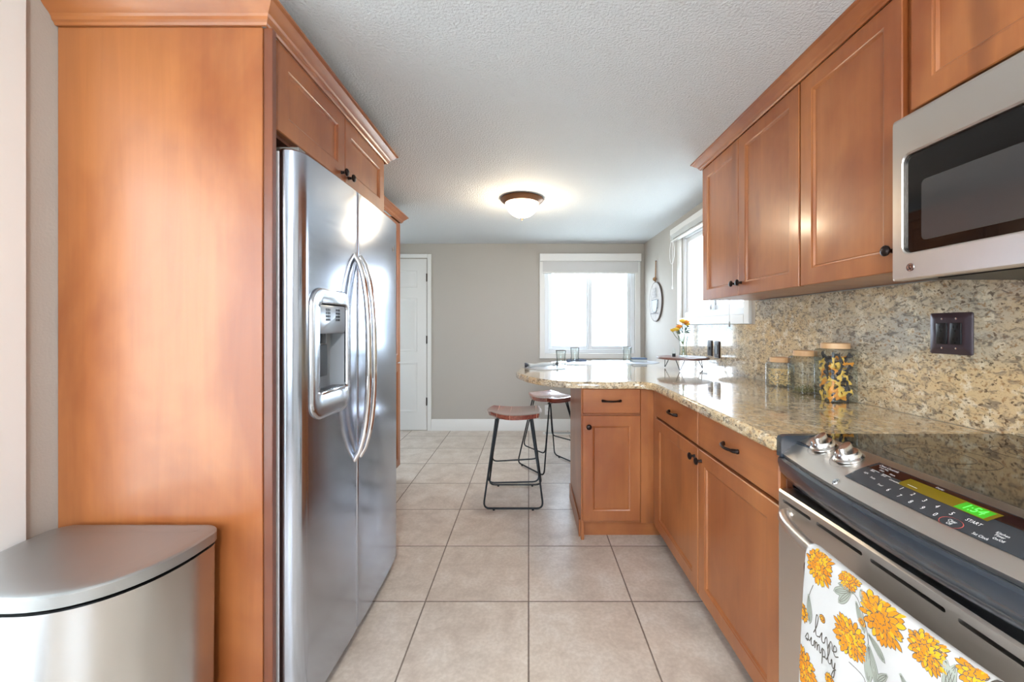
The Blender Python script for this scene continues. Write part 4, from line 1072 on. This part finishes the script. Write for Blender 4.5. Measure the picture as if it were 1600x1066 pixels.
c = mix(t, wn.outputs['Value'], cA, cB); fe = math_(t, 'FRACT', pk); seam = ramp(t, fe, [(.0, (1, 1, 1, 1)), (.06, (0, 0, 0, 1))])
sel = math_(t, 'MULTIPLY', seam, math_(t, 'GREATER_THAN', wn.outputs['Value'], .45)); c = mix(t, sel, c, s(214, 164, 140))
t.links.new(c, p.inputs['Base Color']); p.inputs['Roughness'].default_value = .18; p.inputs['Coat Weight'].default_value = 1.0; p.inputs['Coat Roughness'].default_value = .10
def seat_bm():
    bm = nb(); nx, ny = 22, 18; A, B = .190, .165
    def top(u, v):   # u,v in -1..1
        x = u*A*(1-.10*v*v*max(0, -u)); y = v*B*(1-.22*max(0, -u)**2*abs(v)**1.0)
        z = .620 + .020*max(0, -u-.15)**1.5*.75 + .010*v*v + .006*max(0, u)**2 - .006*(1-u*u)
        return x, y, z
    T = []; Bm = []
    for i in range(nx+1):
        u = -1+2*i/nx; rt = []; rb = []
        for j in range(ny+1):
            v = -1+2*j/ny; x, y, z = top(u, v); x *= math.sqrt(1-.20*v*v)/math.sqrt(.95); y *= math.sqrt(1-.20*u*u)/math.sqrt(.95); e = max(abs(u), abs(v)); th = .044*(1-.2*max(0, abs(v)-.6)/.4) - .012*max(0, -u-.5)*2
            rt.append(bm.verts.new((x, y, z-.004*max(0, e-.93)/.07))); rb.append(bm.verts.new((x*.955, y*.955, z-th)))
        T.append(rt); Bm.append(rb)
    for i in range(nx):
        for j in range(ny):
            bm.faces.new((T[i][j], T[i+1][j], T[i+1][j+1], T[i][j+1])); bm.faces.new((Bm[i][j], Bm[i][j+1], Bm[i+1][j+1], Bm[i+1][j]))
    for i in range(nx):
        for j in (0, ny): bm.faces.new((T[i][j], Bm[i][j], Bm[i+1][j], T[i+1][j]))
    for j in range(ny):
        for i in (0, nx): bm.faces.new((T[i][j], T[i][j+1], Bm[i][j+1], Bm[i][j]))
    return bm
stool = thing('counter_stool', 'backless counter stool with reddish plank seat, out in the open floor', 'stool', (-.102, 2.93, 0), group='saddle seat counter stools')
obj('seat', seat_bm(), SEATW, stool, local=True, angle=50)
for sy in (-1, 1):
    bm = nb(); tube(bm, fillet([(-.125, sy*.095, .584), (-.200, sy*.205, .0125), (.200, sy*.205, .0125), (.125, sy*.095, .584)], .045), .0062, 10); lo = obj('leg_loop', bm, BLKMET, stool, local=True)
    for x in (-.13, .13):
        bm = nb(); lathe(bm, [(0, 0), (.008, 0), (.008, .010), (0, .010)], (x, sy*.205, 0), 12); obj('foot_pad', bm, BLACK, lo, local=True)
    bm = nb(); tube(bm, fillet([(-.112, sy*.085, .584), (-.178, sy*.160, .185+.02*sy), (.178, sy*.178, .200+.02*sy), (.112, sy*.085, .584)], .05), .0055, 10); obj('footrest_loop', bm, BLKMET, stool, local=True)
bm = nb(); tube(bm, [(-.11, -.10, .5795), (-.11, .10, .5795)], .005); tube(bm, [(.11, -.10, .5745), (.11, .10, .5745)], .005); obj('seat_bracket', bm, BLKMET, stool, local=True)
copy_tree(stool, (.185, 3.60, 0), math.atan2(-.83, .55), 'backless counter stool tucked under the peninsula, partly behind its end panel')

# ================================================================ CEILING LIGHT
def ceiling_light(x, y, label, power):
    o = thing('ceiling_light', label, 'ceiling light', (x, y, 2.03))
    bm = nb(); lathe(bm, [(0, CEIL-.001), (.150, CEIL-.001), (.162, CEIL-.006), (.165, CEIL-.014), (.158, CEIL-.022), (.150, CEIL-.026), (.142, CEIL-.034), (.128, CEIL-.040), (.126, CEIL-.036), (0, CEIL-.020)], (x, y, 0), 48); obj('metal_pan', bm, M('pan_bronze', s(120, 84, 60), .3, .7) if 'pan_bronze' not in bpy.data.materials else bpy.data.materials['pan_bronze'], o)
    bm = nb(); prof = []
    for i in range(13):
        a = i/12; prof.append((.127*math.cos(a*PI/2)**.85 if i < 12 else .010, CEIL-.040-.105*math.sin(a*PI/2)**1.2))
    lathe(bm, prof, (x, y, 0), 48)
    gm_ = M('glowing_alabaster', s(255, 244, 226), .4, emit=(1, .82, .58, 1), es=3.2) if 'glowing_alabaster' not in bpy.data.materials else bpy.data.materials['glowing_alabaster']
    obj('glass_shade', bm, gm_, o)
    bm = nb(); lathe(bm, [(0, CEIL-.144), (.014, CEIL-.1445), (.013, CEIL-.150), (.006, CEIL-.155), (.006, CEIL-.162), (.003, CEIL-.168), (0, CEIL-.169)], (x, y, 0), 20); obj('finial', bm, bpy.data.materials['pan_bronze'], o)
    if power: lamp('lamp_glow', (x, y, CEIL-.21), power, (1, .82, .58) if y > 1 else (1, .97, .94), r=.05)
ceiling_light(LAMP_SPOTS[0][0], LAMP_SPOTS[0][1], 'flush ceiling light with bronze rim and glowing glass bowl', 8)
ceiling_light(LAMP_SPOTS[1][0], LAMP_SPOTS[1][1], 'unseen flush ceiling light added behind the cooking area to brighten the room', 50)  # added light source, out of view, brightens the near kitchen

# ================================================================ BLINDS, SIGN, OUTLET, VENT
rs = thing('roller_shade', 'pale roller shade with boxed valance on the far window', 'window shade', (.72, YB-.04, 1.845))
bm = nb(); rings(bm, facing_my(YB-.0185), .130, 1.308, 1.985, 2.072, [(0, 0), (0, .050), (.004, .054)]); obj('valance', bm, WHITE, rs)
bm = nb(); box(bm, .165, 1.275, YB-.050, YB-.047, 1.86, 1.986); obj('shade_fabric', bm, SHADE, rs)
bm = nb(); box(bm, .165, 1.275, YB-.056, YB-.042, 1.842, 1.860, .004); obj('bottom_bar', bm, WHITE, rs)
mb = thing('mini_blind', 'raised white blind with pull cords at the top of the side window', 'window blind', (1.32, 3.1, 2.0))
bm = nb(); rings(bm, facing_mx(XR-.0185), 2.475, 3.775, 2.060, 2.112, [(0, 0), (0, .035), (.004, .040)]); obj('headrail', bm, WHITE, mb)
for i in range(6):
    bm = nb(); box(bm, 1.292, 1.336, 2.50, 3.74, 2.051-i*.0075, 2.055-i*.0075, .001, 1); obj('slat', bm, WHITE, mb)
bm = nb(); box(bm, 1.296, 1.332, 2.50, 3.74, 1.992, 2.006, .003); obj('bottom_rail', bm, WHITE, mb)
CORD = M('white_cord', s(240, 240, 240), .6)
bm = nb(); P = [(1.298, 3.71+.058*math.cos(a), 1.895+.105*math.sin(a)) for a in [2*PI*i/28 for i in range(28)]]; tube(bm, P, .0022, 6, closed=True); obj('cord_loop', bm, CORD, mb)
for y, z0 in ((3.69, 1.56), (2.905, 1.345), (2.83, 1.37), (2.64, 1.22)):
    bm = nb(); tube(bm, [(1.294, y, 2.06), (1.294, y, z0+.03)], .0018, 6); cd = obj('pull_cord', bm, CORD, mb)
    bm = nb(); lathe(bm, [(0, .036), (.003, .034), (.006, .01), (.005, 0), (0, 0)], (1.294, y, z0), 12); obj('tassel', bm, CORD if y > 3 else M('tassel_grey', s(150, 150, 150), .5), cd)
sg = thing('wall_sign', 'round whitewashed wood sign with a coffee cup relief hanging on the side wall', 'sign', (1.345, 4.35, 1.28))
SGC = (4.35, 1.487); SR = .207
wm = wood('whitewashed_board', s(186, 180, 176), s(160, 154, 150), s(100, 92, 88), grain=(3, 60, 3), rough=.8, coat=0, blotch=12, knots=False)
bm = nb(); lathe(bm, [(0, 0), (SR-.003, 0), (SR, .003), (SR, .013), (SR-.004, .016), (0, .016)], (1.3585, SGC[0], SGC[1]), 56, axis='-x'); obj('board', bm, wm, sg)
bm = nb(); lathe(bm, [(SR-.005, .0165), (SR+.003, .0165), (SR+.004, .000), (SR+.001, 0)], (1.3590, SGC[0], SGC[1]), 56, axis='-x'); obj('edge', bm, M('sign_edge_dark', s(92, 84, 80), .7), sg)
fnS = lambda a, b: (1.3585-.0172, SGC[0]-a, SGC[1]+b)
bm = nb(); cup = [(-.095, .02), (-.09, -.03), (-.07, -.08), (-.04, -.11), (.04, -.11), (.07, -.08), (.09, -.03), (.095, .02)]
vv = [bm.verts.new((1.3585-.0225, SGC[0]-a, SGC[1]+b)) for a, b in cup]; v2 = [bm.verts.new((1.3585-.0162, SGC[0]-a*1.04, SGC[1]+b*1.03)) for a, b in cup]
bm.faces.new(vv)
for i in range(8): bm.faces.new((vv[i], vv[(i+1)%8], v2[(i+1)%8], v2[i]))
obj('cup_relief', bm, M('cup_pale_blue', s(176, 186, 194), .7), sg)
bm = nb(); fn2 = lambda a, b: (1.3585-.0232, SGC[0]-a, SGC[1]+b)
ribbon(bm, cup+[cup[0]], .006, fn2)
ribbon(bm, [tuple(p) for p in spline([(.09, .0), (.13, .01), (.14, -.03), (.11, -.07), (.07, -.07)], 5)], .009, fn2)
ribbon(bm, [(-.13, -.125), (.13, -.125)], .007, fn2)
for dx in (-.04, 0, .04): ribbon(bm, [tuple(p) for p in spline([(dx-.01, .035), (dx+.016, .06), (dx-.012, .09), (dx+.014, .12), (dx, .145)], 5)], .007, fn2)
obj('cup_outline', bm, M('outline_grey', s(84, 82, 90), .7), sg, recalc=False)
bm = nb(); tube(bm, [(1.347, 4.337, 1.70), (1.350, 4.347, 1.92)], .0045, 8); tube(bm, [(1.347, 4.363, 1.70), (1.350, 4.353, 1.92)], .0045, 8)
b2 = nb(); bmesh.ops.create_uvsphere(b2, u_segments=14, v_segments=10, radius=.020); merge(bm, b2, Matrix.Translation((1.337, 4.35, 1.728)))
obj('rope_hanger', bm, M('jute_rope', s(150, 118, 86), .9, bump=(300, .8, .002)), sg)
bm = nb(); lathe(bm, [(0, 0), (.004, 0), (.004, .016), (0, .017)], (1.3595, 4.35, 1.92), 10, axis='-x'); obj('nail', bm, BLACK, sg)
ol = thing('wall_outlet', 'small white outlet on the far wall low behind the stools', 'outlet', (.226, YB, .20))
bm = nb(); rings(bm, facing_my(YB), .19, .262, .185, .300, [(0, 0, .005), (0, .003, .005), (.003, .005, .004)], k=3); obj('cover_plate', bm, WHITE, ol)
for z in (.222, .263):
    bm = nb(); rings(bm, facing_my(YB), .210, .242, z-.013, z+.013, [(0, .005, .006), (0, .0065, .006)], k=3); obj('receptacle', bm, M('outlet_ivory', s(215, 213, 208), .4) if z < .23 else bpy.data.materials['outlet_ivory'], ol)
fv = thing('floor_register', 'white floor register with a dark slot near the far wall under the window', 'vent', (.33, 4.70, 0))
bm = nb(); box(bm, .165, .52, 4.640, 4.745, .0004, .006, .002); obj('frame', bm, WHITE, fv)
bm = nb()
for i in range(3): box(bm, .19, .50, 4.660+i*.025, 4.670+i*.025, .0061, .0066)
obj('slots', bm, BLACK, fv)
